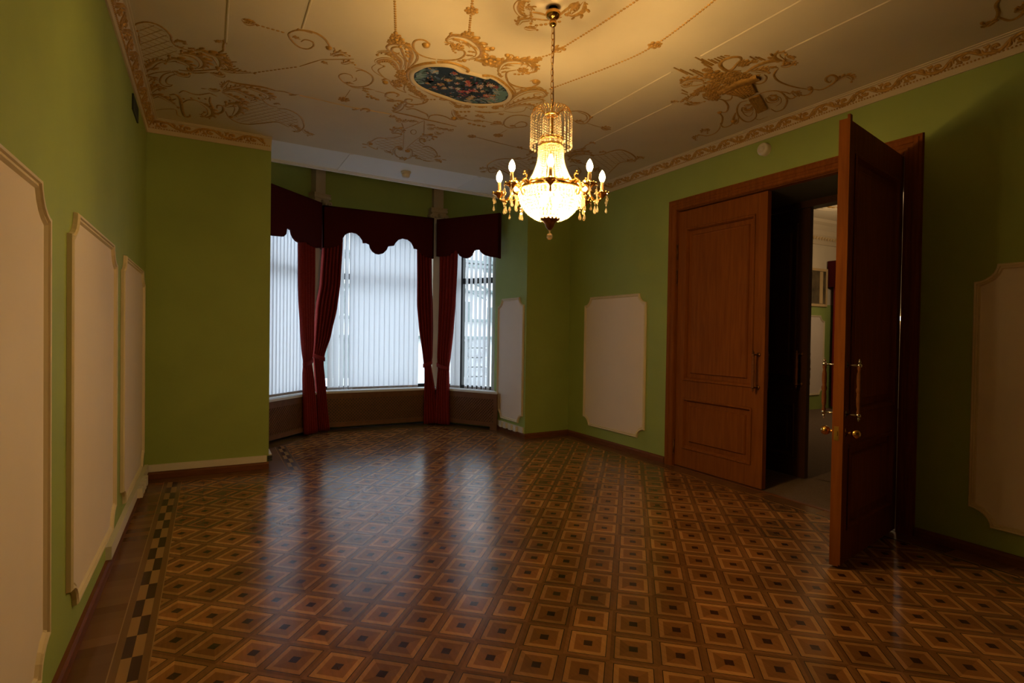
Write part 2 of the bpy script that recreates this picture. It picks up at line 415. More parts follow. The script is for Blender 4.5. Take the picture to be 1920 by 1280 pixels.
def sweep(mb, path, prof, mi=0, z=True):
    P = [Vector(p) for p in path]; rows = []
    for i, p in enumerate(P):
        t0 = (P[i]-P[i-1]).normalized() if i else (P[1]-P[0]).normalized()
        t1 = (P[i+1]-P[i]).normalized() if i < len(P)-1 else t0
        n0 = Vector((-t0.y, t0.x)); n1 = Vector((-t1.y, t1.x)); nn = (n0+n1).normalized(); nn /= max(.3, nn.dot(n1))
        rows.append([(p.x+nn.x*d, p.y+nn.y*d, h) for d, h in prof])
    n = len(mb.v); k = len(prof)
    mb.grid(rows, mi, True)
    mb.face(range(n, n+k), mi); e = n+(len(rows)-1)*k; mb.face(range(e+k-1, e-1, -1), mi)
def ribbon(mb, pts, wd, nrm, h=.55, mi=0, ridges=0):
    """half-round relief band of local half-width wd lying on the plane with outward normal nrm"""
    P = [Vector(p) for p in pts]; nrm = Vector(nrm); rows = []
    if ridges: prof = [(-1, 0)]+[(-1+2*(i+.5)/(ridges*2), .55+.45*(i % 2)) for i in range(ridges*2)]+[(1, 0)]
    else: prof = [(-1, 0), (-.62, .72), (0, 1), (.62, .72), (1, 0)]
    for i, p in enumerate(P):
        t = P[min(i+1, len(P)-1)]-P[max(i-1, 0)]
        if t.length < 1e-7: t = Vector((1, 0, 0))
        s = t.normalized().cross(nrm); w_ = wd[i] if isinstance(wd, (list, tuple)) else wd
        rows.append([p+s*(a*w_)+nrm*(b*w_*h) for a, b in prof])
    mb.grid(rows, mi)
def bump(mb, c, rx, nrm, h=.6, seg=8, mi=0):
    c = Vector(c); nrm = Vector(nrm); x = Vector((1, 0, 0)) if abs(nrm.x) < .9 else Vector((0, 1, 0))
    x = (x-nrm*x.dot(nrm)).normalized(); y = nrm.cross(x)
    n = len(mb.v); rows = []
    for a, b in ((1, 0), (.72, .7), (.25, .97)):
        rows.append([c+(x*math.cos(2*PI*k/seg)+y*math.sin(2*PI*k/seg))*(rx*a)+nrm*(rx*h*b) for k in range(seg)])
    mb.grid(rows, mi, True); mb.face([n+2*seg+k for k in range(seg)], mi)
CORN = [(0, 3.298), (.012, 3.298), (.014, 3.338), (.020, 3.342), (.024, 3.350), (.066, 3.402), (.080, 3.404), (.083, 3.412), (.094, 3.413), (.096, ZC+.002), (0, ZC+.002)]
def cornice(name, path):
    c = MB(); sweep(c, path, CORN); o = struct(c.build(name, M['cornice']))
    g = MB(); P = [Vector(p) for p in path]
    for i in range(len(P)-1):
        a, b = P[i], P[i+1]; L = (b-a).length; t = (b-a)/L; n = Vector((-t.y, t.x))
        nr = Vector((n.x*.78, n.y*.78, -.63))
        def at(s, q): return Vector((a.x+t.x*s+n.x*(.0245+.041*q), a.y+t.y*s+n.y*(.0245+.041*q), 3.3505+.051*q))
        m_ = .06; U = .165; cnt = max(1, int((L-2*m_)/U)); U = (L-2*m_)/cnt
        for u in range(cnt):
            s0 = m_+u*U
            fl_ = u % 2
            Q = lambda s, q: at(s0+s*U, q if not fl_ else 1-q)
            ribbon(g, crom([Q(0, .15), Q(.2, .5), Q(.45, .92), Q(.68, .72), Q(.66, .35), Q(.5, .32), Q(.48, .55)], 3),   .0105, nr, .8)
            ribbon(g, crom([Q(.45, .92), Q(.7, .98), Q(.98, .72), Q(1.0, .3)], 3), [.006, .009, .011, .013, .013, .013, .012, .009, .006, .003], nr, .9)
            ribbon(g, crom([Q(.1, .3), Q(.14, .75), Q(.28, .95)], 3), [.004, .010, .013, .013, .010, .006, .003], nr, .9)
            ribbon(g, crom([Q(.72, .05), Q(.82, .25), Q(.95, .1)], 3), [.004, .009, .012, .012, .010, .006, .003], nr, .9)
            bump(g, Q(.56, .47), .011, nr, .8, 6); bump(g, Q(.86, .5), .010, nr, .8, 6)
        nb_ = int((L-.04)/.022)
        for u in range(nb_): bump(g, (a.x+t.x*(.02+.022*u)+n.x*.021, a.y+t.y*(.02+.022*u)+n.y*.021, 3.3445), .0075, nr, .8, 5)
    r = g.build('gilded_frieze', M['gold'], o, True); r['kind'] = 'structure'; r['label'] = 'gilded scroll frieze'
cornice('trim_4', [(XR, YF), (XR, 6.70), (3.84, YBR)])
cornice('trim_5', [(BE0, YB), (XL, YB), (XL, YF)])
BB = [(0, .001), (.024, .001), (.024, .05), (.016, .066), (0, .070)]
def baseboard(name, path):
    b = MB(); sweep(b, path, BB); struct(b.build(name, M['base']))
baseboard('baseboard_left', [(BE0, YB), (XL, YB), (XL, YF)])
baseboard('baseboard_right', [(XR, DY1+.13), (XR, 6.70), (3.84, YBR), (3.83, 7.62)])
baseboard('baseboard_front', [(XL, YF), (XR, YF), (XR, DY0-.13)])

# ------------------------------------------------------------------ windows of the bay
def frame_window(name, a, b, transom, label):
    a, b = Vector(a), Vector(b); t = (b-a).normalized(); n = Vector((-t.y, t.x)); L = (b-a).length
    P = lambda s, off, z: (a.x+t.x*s+n.x*off, a.y+t.y*s+n.y*off, z)
    f = MB(); w_ = .045
    def bar(s0, s1, z0, z1): f.obox(P(s0, .02, z0), (t*(s1-s0)).to_3d(), (n*.06).to_3d(), (0, 0, z1-z0))
    bar(0, w_, SILL, 2.98); bar(L-w_, L, SILL, 2.98); bar(w_, L-w_, SILL, SILL+.05); bar(w_, L-w_, 2.93, 2.98)
    for z in transom: bar(w_, L-w_, z, z+.085)
    o = struct(f.build(name, M['black']), label, 'window')
    g = MB(); g.obox(P(w_, .045, SILL+.05), (t*(L-2*w_)).to_3d(), (n*.008).to_3d(), (0, 0, 2.93-SILL-.05))
    q = g.build('window_pane', M['glass'], o); q['kind'] = 'structure'
    return o
frame_window('window_1', *WIN[0], [2.24], 'left bay window with closed white blinds')
frame_window('window_2', *WIN[1], [2.22], 'centre bay window behind the widest blind')
# the right window keeps an extra black upright near its left end
wr = frame_window('window_3', *WIN[2], [2.215], 'narrow right bay window with open blinds')
a, b = WIN[2]; t = (b-a).normalized(); n = Vector((-t.y, t.x))
pm = on_line(863, 600, a, b, 0); s0 = t.dot(Vector((pm.x, pm.y))-a)
f = MB(); f.obox((a.x+t.x*(s0-.03)+n.x*.015, a.y+t.y*(s0-.03)+n.y*.015, SILL), (t*.06).to_3d(), (n*.07).to_3d(), (0, 0, 2.41))
f.build('window_mullion', M['black'], wr)['kind'] = 'structure'
# window sills (one board per facet)
def offs(a, b, d):
    a, b = Vector(a), Vector(b); t = (b-a).normalized(); n = Vector((-t.y, t.x)); return a+n*d, b+n*d
SILLS = [((FL0, FL1), (WL0, WL1), 'left'), ((FL1, FR1), (WL1, WR1), 'centre'), ((FR1, FR0), (WR1, WR0), 'right')]
for (fa, fb), (wa, wb), nm in SILLS:
    c = MB(); fa2, fb2 = offs(fa, fb, -.02)
    c.prism([tuple(fa2), tuple(fb2), tuple(wb), tuple(wa)], SILL-.028, SILL+.002)
    tag(c.build('window_sill', M['sillm']), 'white window sill board above the %s lattice radiator cover' % nm, 'window sill', 'sill boards of the bay')

# ================================================================== WALL PANELS
def panel_outline(u0, u1, z0, z1, nu=.125, nz=.11, d=0, seg=6):
    """rectangle with concave quarter notches, inset by d"""
    pts = []
    def arc(cu, cz, a0, a1, flip):
        ru, rz = nu+d, nz+d
        for i in range(seg+1):
            a = a0+(a1-a0)*i/seg; pts.append((cu+ru*math.cos(a), cz+rz*math.sin(a)))
    arc(u0, z0, PI/2, 0, 0); arc(u1, z0, PI, PI/2, 0); arc(u1, z1, -PI/2, -PI, 0); arc(u0, z1, 0, -PI/2, 0)
    q = [(min(max(u, u0+d), u1-d), min(max(z, z0+d), z1-d)) for u, z in pts]
    return q
def wall_panel(label, fn, u0, u1, z0=.205, z1=1.955, group='ivory wall panels with notched corners'):
    """fn(u, z, d) -> world point, d = distance out of the wall"""
    base = fn((u0+u1)/2, z0, 0)
    t = thing('wall_panel', label, 'wall panel', base, group)
    b = MB(); o = panel_outline(u0, u1, z0, z1, d=.012)
    fr = [fn(u, z, .008) for u, z in o]; bk = [fn(u, z, -.004) for u, z in o]
    b.poly(fr); n = len(b.v); b.v += [tuple(p) for p in bk]; k = len(o)
    for i in range(k): j = (i+1) % k; b.face((i, j, n+j, n+i))
    part(b, 'panel_board', M['panel'], t)
    m = MB(); rows = []
    for d, h in ((0, .001), (.002, .018), (.009, .026), (.017, .024), (.020, .016), (.026, .016), (.031, .019), (.038, .008)):
        rows.append([fn(u, z, h) for u, z in panel_outline(u0, u1, z0, z1, d=d)])
    m.grid(rows, 0, True)
    part(m, 'moulding_frame', M['mould'], t)
fnL = lambda y, z, d: (XL+d, y, z)
fnR = lambda y, z, d: (XR-d, y, z)
fnB = lambda y, z, d: (3.83-d, y, z)
wall_panel('ivory notched panel on the left wall, nearest the camera and cut by the frame edge', fnL, .95, 2.60)
wall_panel('ivory notched panel in the middle of the left wall', fnL, 2.97, 4.28)
wall_panel('ivory notched panel on the left wall, closest to the far corner', fnL, 4.62, 6.02)
wall_panel('wide ivory notched panel on the right wall between corner and closed door', fnR, 5.075, 6.31)
wall_panel('shadowed ivory panel on the right wall beside the open door, cut by the frame edge', fnR, .60, 1.845)
wall_panel('narrow ivory notched panel on the side wall of the bay', fnB, 6.70, 7.48, z0=.19)

# ================================================================== DOORS
HINGE_L, HINGE_R = (4.592, 4.592), (4.565, 2.358)
LW, LH, LT = 1.12, 2.80, .052
def door_leaf(name, label, hinge, ang, flip, m, y_off=0, fittings=True, lock=True):
    """leaf built in its own frame: u from the hinge, w through the thickness; panels on both faces"""
    du = Vector((math.cos(ang), math.sin(ang), 0)); dw = Vector((-du.y, du.x, 0))*flip
    O = Vector((hinge[0], hinge[1], .015))
    P = lambda u, w_, z: O+du*u+dw*w_+Vector((0, 0, z))
    t = thing(name, label, 'door', O); t['kind'] = 'structure'
    b = MB()
    def bx(u0, u1, w0, w1, z0, z1): b.obox(P(u0, w0, z0), du*(u1-u0), dw*(w1-w0), (0, 0, z1-z0))
    SW = .105
    bx(0, SW, 0, LT, 0, LH); bx(LW-SW-.02, LW, 0, LT, 0, LH)
    for z0, z1 in ((0, .20), (.755, .945), (2.61, LH)): bx(SW, LW-SW-.02, 0, LT, z0, z1)
    part(b, 'leaf_frame', m, t)
    for z0, z1 in ((.20, .755), (.945, 2.61)):
        q = MB(); u0, u1 = SW, LW-SW-.02
        for face, sg in ((0, 1), (LT, -1)):
            lev = [(0, -.006), (.006, -.012), (.020, -.010), (.030, .006), (.036, .024), (.080, .026), (.084, .014), (.092, .006), (.104, .008)]
            rows = []
            for ins, dep in lev:
                w_ = face+sg*dep
                rows.append([P(u0+ins, w_, z0+ins), P(u1-ins, w_, z0+ins), P(u1-ins, w_, z1-ins), P(u0+ins, w_, z1-ins)])
            n = len(q.v); q.grid(rows, 0, True); e = n+(len(rows)-1)*4
            q.face((e, e+1, e+2, e+3))
        part(q, 'door_panel', m, t)
    for z in (.20, 2.08, 2.36):
        h = MB(); h.tube([P(-.006, -.012, z-.07), P(-.006, -.012, z+.07)], .009, 8)
        h.ball(P(-.006, -.012, z+.078), .010, 6, 4); h.ball(P(-.006, -.012, z-.078), .010, 6, 4)
        h.obox(P(-.018, .004, z-.09), du*.02, dw*(LT-.008), (0, 0, .18))
        part(h, 'hinge', M['bronze'], t, True, 'dark metal hinge')
    if fittings:
        for w0, sg in ((0, -1), (LT, 1)):
            uh = LW-.062
            r = MB()
            zt, zb = 1.265, .955
            prof = [(.010, zb), (.013, zb+.02), (.009, zb+.035), (.014, zb+.06), (.015, zb+.10), (.012, zb+.135), (.017, zb+.15), (.017, zb+.16), (.012, zb+.175), (.015, zb+.21), (.014, zb+.25), (.009, zb+.275), (.013, zb+.29), (.010, zt)]
            c = P(uh, w0+sg*.075, 0)
            r.grid([[c+Vector((rr*math.cos(2*PI*k/10), rr*math.sin(2*PI*k/10), z)) for k in range(10)] for rr, z in prof], 0, True)
            g = part(r, 'pull_handle', M['base'], t, True, 'turned wooden pull handle on metal posts')
            f = MB()
            for z in (zt, zb):
                f.tube([P(uh, w0, z), P(uh, w0+sg*.03, z), P(uh, w0+sg*.075, z)], [.007, .006, .008], 8)
                f.tube([P(uh, w0, z), P(uh, w0+sg*.006, z)], .022, 10)
                s_ = 1 if z == zt else -1
                f.ball(P(uh, w0+sg*.075, z), .015, 8, 5); f.ball(P(uh, w0+sg*.075, z+s_*.022), .009, 8, 5)
                f.tube([P(uh, w0+sg*.075, z+s_*.025), P(uh, w0+sg*.075, z+s_*.042)], [.006, .002], 6)
            part(f, 'handle_mount', M['chrome'] if lock else M['bronze'], g, True)
    if lock:
        for w0, sg in ((0, -1), (LT, 1)):
            k = MB(); uk, zk = LW-.062, .838
            k.tube([P(uk, w0, zk), P(uk, w0+sg*.006, zk)], .028, 12); k.tube([P(uk, w0, zk), P(uk, w0+sg*.045, zk)], .010, 8)
            k.ball(P(uk, w0+sg*.062, zk), .030, 12, 8)
            part(k, 'door_knob', M['brass'], t, True, 'round brass door knob')
        k = MB(); k.obox(P(LW, .012, .79), du*.002, dw*.028, (0, 0, .09)); k.obox(P(LW, .019, .82), du*.010, dw*.014, (0, 0, .03))
        part(k, 'lock_plate', M['brass'], t, False, 'brass lock plate on the leaf edge')
        k = MB(); k.obox(P(LW-.034, LT-.004, .012), du*.036, dw*.016, (0, 0, LH+.012))
        part(k, 'cover_strip', m, t)
    return t
angc = -PI/2
door_leaf('door_1', 'closed red-brown panelled door leaf left of the doorway', (4.585, 4.595), angc, 1, M['door'], lock=False)
# open leaf: free end at about (3.55, 2.17)
angO = math.atan2(-.228, -1.091)
door_leaf('door_2', 'open red-brown panelled door leaf standing out into the room', HINGE_R, angO, 1, M['door'])
# frame round the opening
fr = MB()
FP = [(0, .0), (0, .020), (.010, .034), (.030, .036), (.036, .028), (.060, .026), (.066, .034), (.095, .034), (.100, .026), (.118, .022), (.122, 0)]
def casing(mb, y0, y1, zt, x, sg):
    rows = []
    for (yy, zz, sy, sz) in ((y0, 0.0, -1, 0), (y0, zt, -1, 1), (y1, zt, 1, 1), (y1, 0.0, 1, 0)):
        rows.append([(x+sg*h, yy+sy*d, zz+(sz*d)) for d, h in FP])
    mb.grid(rows, 0, True)
casing(fr, DY0, DY1, DZ, XR, -1)
# jamb linings with a stop
for y in (DY0, DY1):
    s = 1 if y == DY0 else -1
    fr.box((XR, min(y, y+s*.006), 0), (XR+.07, max(y, y+s*.006), DZ)); 
fr.box((XR, DY0, DZ-.006), (XR+.07, DY1, DZ))
struct(fr.build('trim_6', M['door']), 'moulded brown casing round the double doorway', 'door casing')
# second pair of doors on the far face of the thick wall: frame, one closed leaf
f2 = MB()
f2.box((5.30, DY0, 0), (5.45, DY0+.07, DZ-.004)); f2.box((5.30, DY1-.07, 0), (5.45, DY1, DZ-.004)); f2.box((5.30, DY0, 2.765), (5.45, DY1, DZ-.004))
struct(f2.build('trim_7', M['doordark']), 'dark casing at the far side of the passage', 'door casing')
LW, LH = .985, 2.749
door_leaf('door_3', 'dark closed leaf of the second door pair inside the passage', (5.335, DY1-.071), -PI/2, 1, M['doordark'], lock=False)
th = MB(); th.box((XR-.02, DY0, -.01), (XR+.02, DY1, .004)); struct(th.build('trim_8', M['base']))

# ================================================================== PILASTERS, PELMETS, CURTAINS, BLINDS, GRILLES
def pilaster(label, c, ang):
    t = thing('pilaster', label, 'pilaster', (c[0], c[1], 0), 'beige pilasters of the bay')
    def sq(mb, r, z0, z1, r2=None):
        r2 = r if r2 is None else r2
        rows = []
        for rr, z in ((r, z0), (r2, z1)):
            rows.append([(c[0]+rr*math.cos(ang+PI/4+k*PI/2)*1.414, c[1]+rr*math.sin(ang+PI/4+k*PI/2)*1.414, z) for k in range(4)])
        n = len(mb.v); mb.grid(rows, 0, True); mb.face((n+3, n+2, n+1, n)); mb.face((n+4, n+5, n+6, n+7))
    s = MB(); sq(s, .078, 0, BAYZ-.002); part(s, 'shaft', M['column'], t)
    k = MB()
    sq(k, .085, 3.17, 3.20, .10); sq(k, .10, 3.20, 3.245, .118); sq(k, .128, 3.262, 3.30, .132); sq(k, .135, 3.335, 3.372); sq(k, .112, 3.30, 3.335, .118); sq(k, .122, 3.372, 3.405, .140)
    for sx in (-1, 1):
        for a in (ang, ang+PI/2, ang-PI/2, ang+PI):
            d = Vector((math.cos(a), math.sin(a), 0)); e = Vector((-d.y, d.x, 0)); C = Vector((c[0], c[1], 0))
            k.tube([C+d*.10+e*(sx*.115)+Vector((0, 0, 3.272)), C+d*.148+e*(sx*.115)+Vector((0, 0, 3.272))], .032, 10)
            k.ball(C+d*.150+e*(sx*.115)+Vector((0, 0, 3.272)), .014, 8, 5)
            k.ball(C+d*.135+Vector((0, 0, 3.29)), .03, 8, 5)
            k.ball(C+d*.128+e*(sx*.05)+Vector((0, 0, 3.265)), .022, 8, 5)
    part(k, 'carved_capital', M['column'], t, False, 'scrolled capital')
pilaster('beige pilaster with carved capital between left and centre pelmets', (1.37, 8.47), .42)
pilaster('beige pilaster with carved capital between centre and right pelmets', (3.205, 8.47), -.1)

PO = -.10       # pelmet face stands this far in front of the radiator covers
def pelmet(label, a, b, px, z_top, ends):
    """front board cut to the lower edge traced by px, with returns to the wall"""
    A, B = Vector(a), Vector(b); t = (B-A).normalized(); n = Vector((-t.y, t.x))
    pts = [on_line(x, y, A, B, PO) for x, y in px]
    top0 = pts[0].copy(); top0.z = z_top; top1 = pts[-1].copy(); top1.z = z_top
    o = thing('pelmet', label, 'pelmet', (pts[0].x, pts[0].y, pts[0].z), 'maroon scalloped pelmets')
    dense = [pts[0]]
    m = MB(); ex = (n*.03).to_3d()
    # strip quads between the top line and the scalloped edge
    k = len(pts)
    for i in range(k-1):
        p, q = pts[i], pts[i+1]
        pt = Vector((p.x, p.y, z_top)); qt = Vector((q.x, q.y, z_top))
        m.quad(p, q, qt, pt); m.quad(p+ex, pt+ex, qt+ex, q+ex); m.quad(p, p+ex, q+ex, q)
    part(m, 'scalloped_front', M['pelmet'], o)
    br = MB(); rows_ = crom(pts, 1)
    br.tube([Vector((p.x, p.y, p.z+.004))-n.to_3d()*.002 for p in pts], .005, 5)
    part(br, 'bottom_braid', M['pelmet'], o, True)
    r = MB()
    for i, e in ((0, ends[0]), (-1, ends[1])):
        if e:
            p = pts[i]; s_ = t*(.02 if i == 0 else -.02)
            r.obox((p.x, p.y, p.z), s_.to_3d(), (n*e).to_3d(), (0, 0, z_top-p.z))
    tp0, tp1 = Vector((pts[0].x, pts[0].y, z_top)), Vector((pts[-1].x, pts[-1].y, z_top))
    d0, d1 = (.25 if e >= .18 else .05 for e in ends)
    r.slab([tp0, tp1, tp1+(n*d1).to_3d(), tp0+(n*d0).to_3d()], (0, 0, -.015))
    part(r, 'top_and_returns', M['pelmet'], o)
CX = lambda x, y: (480+x*.27083, 260+y*.27083)
CY = lambda x, y: (740+x*.17184, 280+y*.17184)
pc = [CX(*q) for q in [(460, 755), (500, 756), (540, 750), (575, 735), (597, 712), (600, 688), (618, 664), (640, 652), (665, 648), (695, 655), (720, 675), (738, 702), (742, 722), (765, 722), (786, 732), (790, 752), (805, 778), (828, 795), (852, 800), (880, 793), (902, 772), (915, 744), (955, 740), (962, 725), (985, 700), (1018, 690), (1052, 697), (1078, 718), (1092, 745), (1095, 760), (1113, 762), (1130, 775), (1150, 800), (1180, 818), (1230, 828)]]
pelmet('wide maroon scalloped pelmet over the centre bay window', FL1, FR1, pc, 3.215, (.20, .20))
pr = [CY(*q) for q in [(455, 1165), (500, 1166), (550, 1166), (590, 1155), (620, 1130), (660, 1100), (685, 1100), (690, 1130), (710, 1160), (745, 1182), (775, 1188), (810, 1178), (840, 1150), (858, 1105), (880, 1092), (930, 1095), (940, 1118), (965, 1142), (1000, 1160), (1050, 1172), (1100, 1178), (1140, 1186)]]
pelmet('maroon scalloped pelmet over the narrow right bay window', FR1, FR0, pr, 3.20, (.18, .05))
pl = [CX(*q) for q in [(104, 668), (130, 672), (190, 677), (208, 660), (213, 620), (228, 622), (247, 633), (252, 660), (265, 688), (282, 708), (302, 719), (330, 716), (350, 716), (375, 735), (400, 748), (430, 754), (455, 755)]]
pelmet('maroon scalloped pelmet over the left bay window, part hidden by the wall', FL0, FL1, pl, 3.235, (0, .18))

def curtain(label, a, b, left, right, tie_px, tie_side, folds=6, off=-.055):
    """left/right: pixel traces (top to bottom) of the two edges on the hanging plane"""
    A, B = Vector(a), Vector(b); t = (B-A).normalized(); n = Vector((-t.y, t.x))
    def trace(px):
        q = [on_line(x, y, A, B, off) for x, y in px]; s = [((Vector((p.x, p.y))-A).dot(t), p.z) for p in q]
        return sorted(s, key=lambda e: -e[1])
    L, R = trace(left), trace(right)
    def ev(T, z):
        if z >= T[0][1]: return T[0][0]
        for i in range(len(T)-1):
            if T[i][1] >= z >= T[i+1][1]:
                f = (T[i][1]-z)/max(1e-6, T[i][1]-T[i+1][1]); f = f*f*(3-2*f)*.35+f*.65; return T[i][0]+(T[i+1][0]-T[i][0])*f
        return T[-1][0]
    tz = on_line(*tie_px, A, B, off).z
    zt, zb = 2.86, .02; NZ, NW = 44, folds*8
    base = A+t*((ev(L, zb)+ev(R, zb))/2)+n*off
    o = thing('curtain', label, 'curtain', (base.x, base.y, zb), 'maroon tied-back curtains')
    rows = []; ph = random.random()*6
    for i in range(NZ+1):
        z = zt+(zb-zt)*i/NZ; l, r = ev(L, z), ev(R, z); wd = r-l
        amp = min(.032, .012+wd*.085); near = math.exp(-((z-tz)/.10)**2); amp *= 1-.55*near
        row = []
        for j in range(NW+1):
            f = j/NW
            d = math.sin(f*folds*2*PI+ph+.25*math.sin(z*2.1))*amp+math.sin(f*folds*4*PI+1+z)*amp*.22
            s = l+wd*f+math.cos(f*folds*2*PI+ph)*wd/folds*.13
            p = A+t*s+n*(off+d); row.append((p.x, p.y, z))
        rows.append(row)
    c = MB(); c.grid(rows); q = part(c, 'curtain_cloth', M['velvet'], o, True)
    md = q.modifiers.new('thickness', 'SOLIDIFY'); md.thickness = .004
    # tie band wrapped round the gathered cloth
    l, r = ev(L, tz), ev(R, tz); rows = []; K = 20
    for dz, g in ((-.030, .98), (-.010, 1.0), (.010, 1.0), (.030, .98)):
        row = []
        for k in range(K):
            a_ = 2*PI*k/K; s = (l+r)/2+math.cos(a_)*((r-l)/2+.014)*g; w_ = off+math.sin(a_)*.042*g
            tilt = (math.cos(a_))*.03*tie_side
            p = A+t*s+n*w_; row.append((p.x, p.y, tz+dz+tilt))
        rows.append(row)
    tb = MB(); tb.grid(rows, 0, True); q = part(tb, 'tie_band', M['velvet'], o, True)
    md = q.modifiers.new('thickness', 'SOLIDIFY'); md.thickness = .006
C5 = lambda x, y: (480+x*.27083, 260+y*.27083)
C6 = lambda x, y: (480+x*.27083, 560+y*.27083)
curtain('maroon curtain tied back at the left bay window', FL0, FL1,
        [C5(303, 720), C5(305, 1000), C6(308, 0), C6(318, 160), C6(332, 430), C6(334, 520), C6(338, 700), C6(345, 940)],
        [C5(404, 720), C5(402, 1000), C6(400, 0), C6(397, 300), C6(388, 430), C6(396, 540), C6(410, 700), C6(425, 940)], C6(360, 440), 1, 5)
curtain('maroon curtain tied back at the left side of the centre bay window', FL1, FR1,
        [C5(458, 720), C5(440, 1000), C6(412, 60), C6(400, 300), C6(396, 390), C6(402, 470), C6(420, 700), C6(430, 935)],
        [C5(600, 720), C5(583, 1000), C6(562, 60), C6(520, 250), C6(474, 392), C6(466, 440), C6(478, 560), C6(490, 700), C6(510, 915)], C6(432, 405), -1, 6)
curtain('maroon curtain tied back at the right side of the centre bay window', FL1, FR1,
        [C5(1114, 750), C5(1116, 1000), C6(1115, 40), C6(1128, 200), C6(1155, 400), C6(1166, 480), C6(1164, 700), C6(1160, 880)],
        [C5(1214, 750), C5(1218, 1000), C6(1224, 40), C6(1226, 200), C6(1222, 400), C6(1214, 460), C6(1240, 640), C6(1256, 885)], C6(1190, 450), 1, 5)
curtain('maroon curtain tied back at the narrow right bay window', FR1, FR0,
        [C5(1268, 750), C5(1266, 1000), C6(1264, 40), C6(1260, 250), C6(1254, 440), C6(1256, 500), C6(1245, 700), C6(1240, 885)],
        [C5(1395, 750), C5(1390, 900), C6(1376, 40), C6(1362, 200), C6(1336, 440), C6(1331, 500), C6(1330, 650), C6(1334, 885)], C6(1290, 470), -1, 5)

def blind(label, a, b, spans, z_top=2.93, z_bot=.582, off=.10):
    """spans: (s0, s1, pitch, angle) along the hanging line"""
    A, B = Vector(a), Vector(b); t = (B-A).normalized(); n = Vector((-t.y, t.x))
    s_lo = min(s[0] for s in spans); s_hi = max(s[1] for s in spans)
    q = A+t*s_lo+n*off
    o = thing('vertical_blind', label, 'blind', (q.x, q.y, z_bot), 'white vertical blinds')
    r = MB(); h = A+t*s_lo+n*(off-.02); r.obox((h.x, h.y, z_top), (t*(s_hi-s_lo)).to_3d(), (n*.04).to_3d(), (0, 0, .04)); part(r, 'head_rail', M['white'], o)
    W = .089
    for s0, s1, pitch, ang in spans:
        cnt = max(1, round((s1-s0)/pitch))
        for i in range(cnt):
            s = s0+(i+.5)*(s1-s0)/cnt; an = ang+random.uniform(-.05, .05)
            d = t*math.cos(an)+n*math.sin(an); e = Vector((-d.y, d.x)); c = A+t*s+n*off
            m = MB(); rows = []
            for z in (z_top, z_bot):
                rows.append([(c.x+d.x*u*W+e.x*(.006*(1-4*u*u)), c.y+d.y*u*W+e.y*(.006*(1-4*u*u)), z) for u in (-.5, -.25, 0, .25, .5)])
            m.grid(rows)
            sl = part(m, 'slat', M['blind'], o, True)
            g = MB(); g.obox((c.x-d.x*.043-e.x*.004, c.y-d.y*.043-e.y*.004, z_bot-.002), (d*.086).to_3d(), (e*.010).to_3d(), (0, 0, .034))
            part(g, 'bottom_weight', M['weight'], sl)
def sof(x, y, a, b, off):
    p = on_line(x, y, a, b, off); A, B = Vector(a), Vector(b); return (Vector((p.x, p.y))-A).dot((B-A).normalized())
BO = .10
g0, g1 = sof(636, 650, FL1, FR1, BO), sof(662, 650, FL1, FR1, BO)
blind('white vertical blind of the centre bay window, one gap near its left end', FL1, FR1,
      [(sof(614, 650, FL1, FR1, BO), g0, .078, .30), (g0, g1, .078, .70), (g1, sof(783, 720, FL1, FR1, BO), .080, .14)])
blind('white vertical blind of the left bay window, slats closed', FL0, FL1,
      [(.04, sof(568, 650, FL0, FL1, BO), .072, -.16)])
e0, e1 = sof(846, 650, FR1, FR0, BO), sof(864, 650, FR1, FR0, BO)
blind('white vertical blind of the narrow right bay window, slats open', FR1, FR0,
      [(e0, e1-.02, .075, .25), (e1+.06, sof(928, 720, FR1, FR0, BO), .078, -.50)])

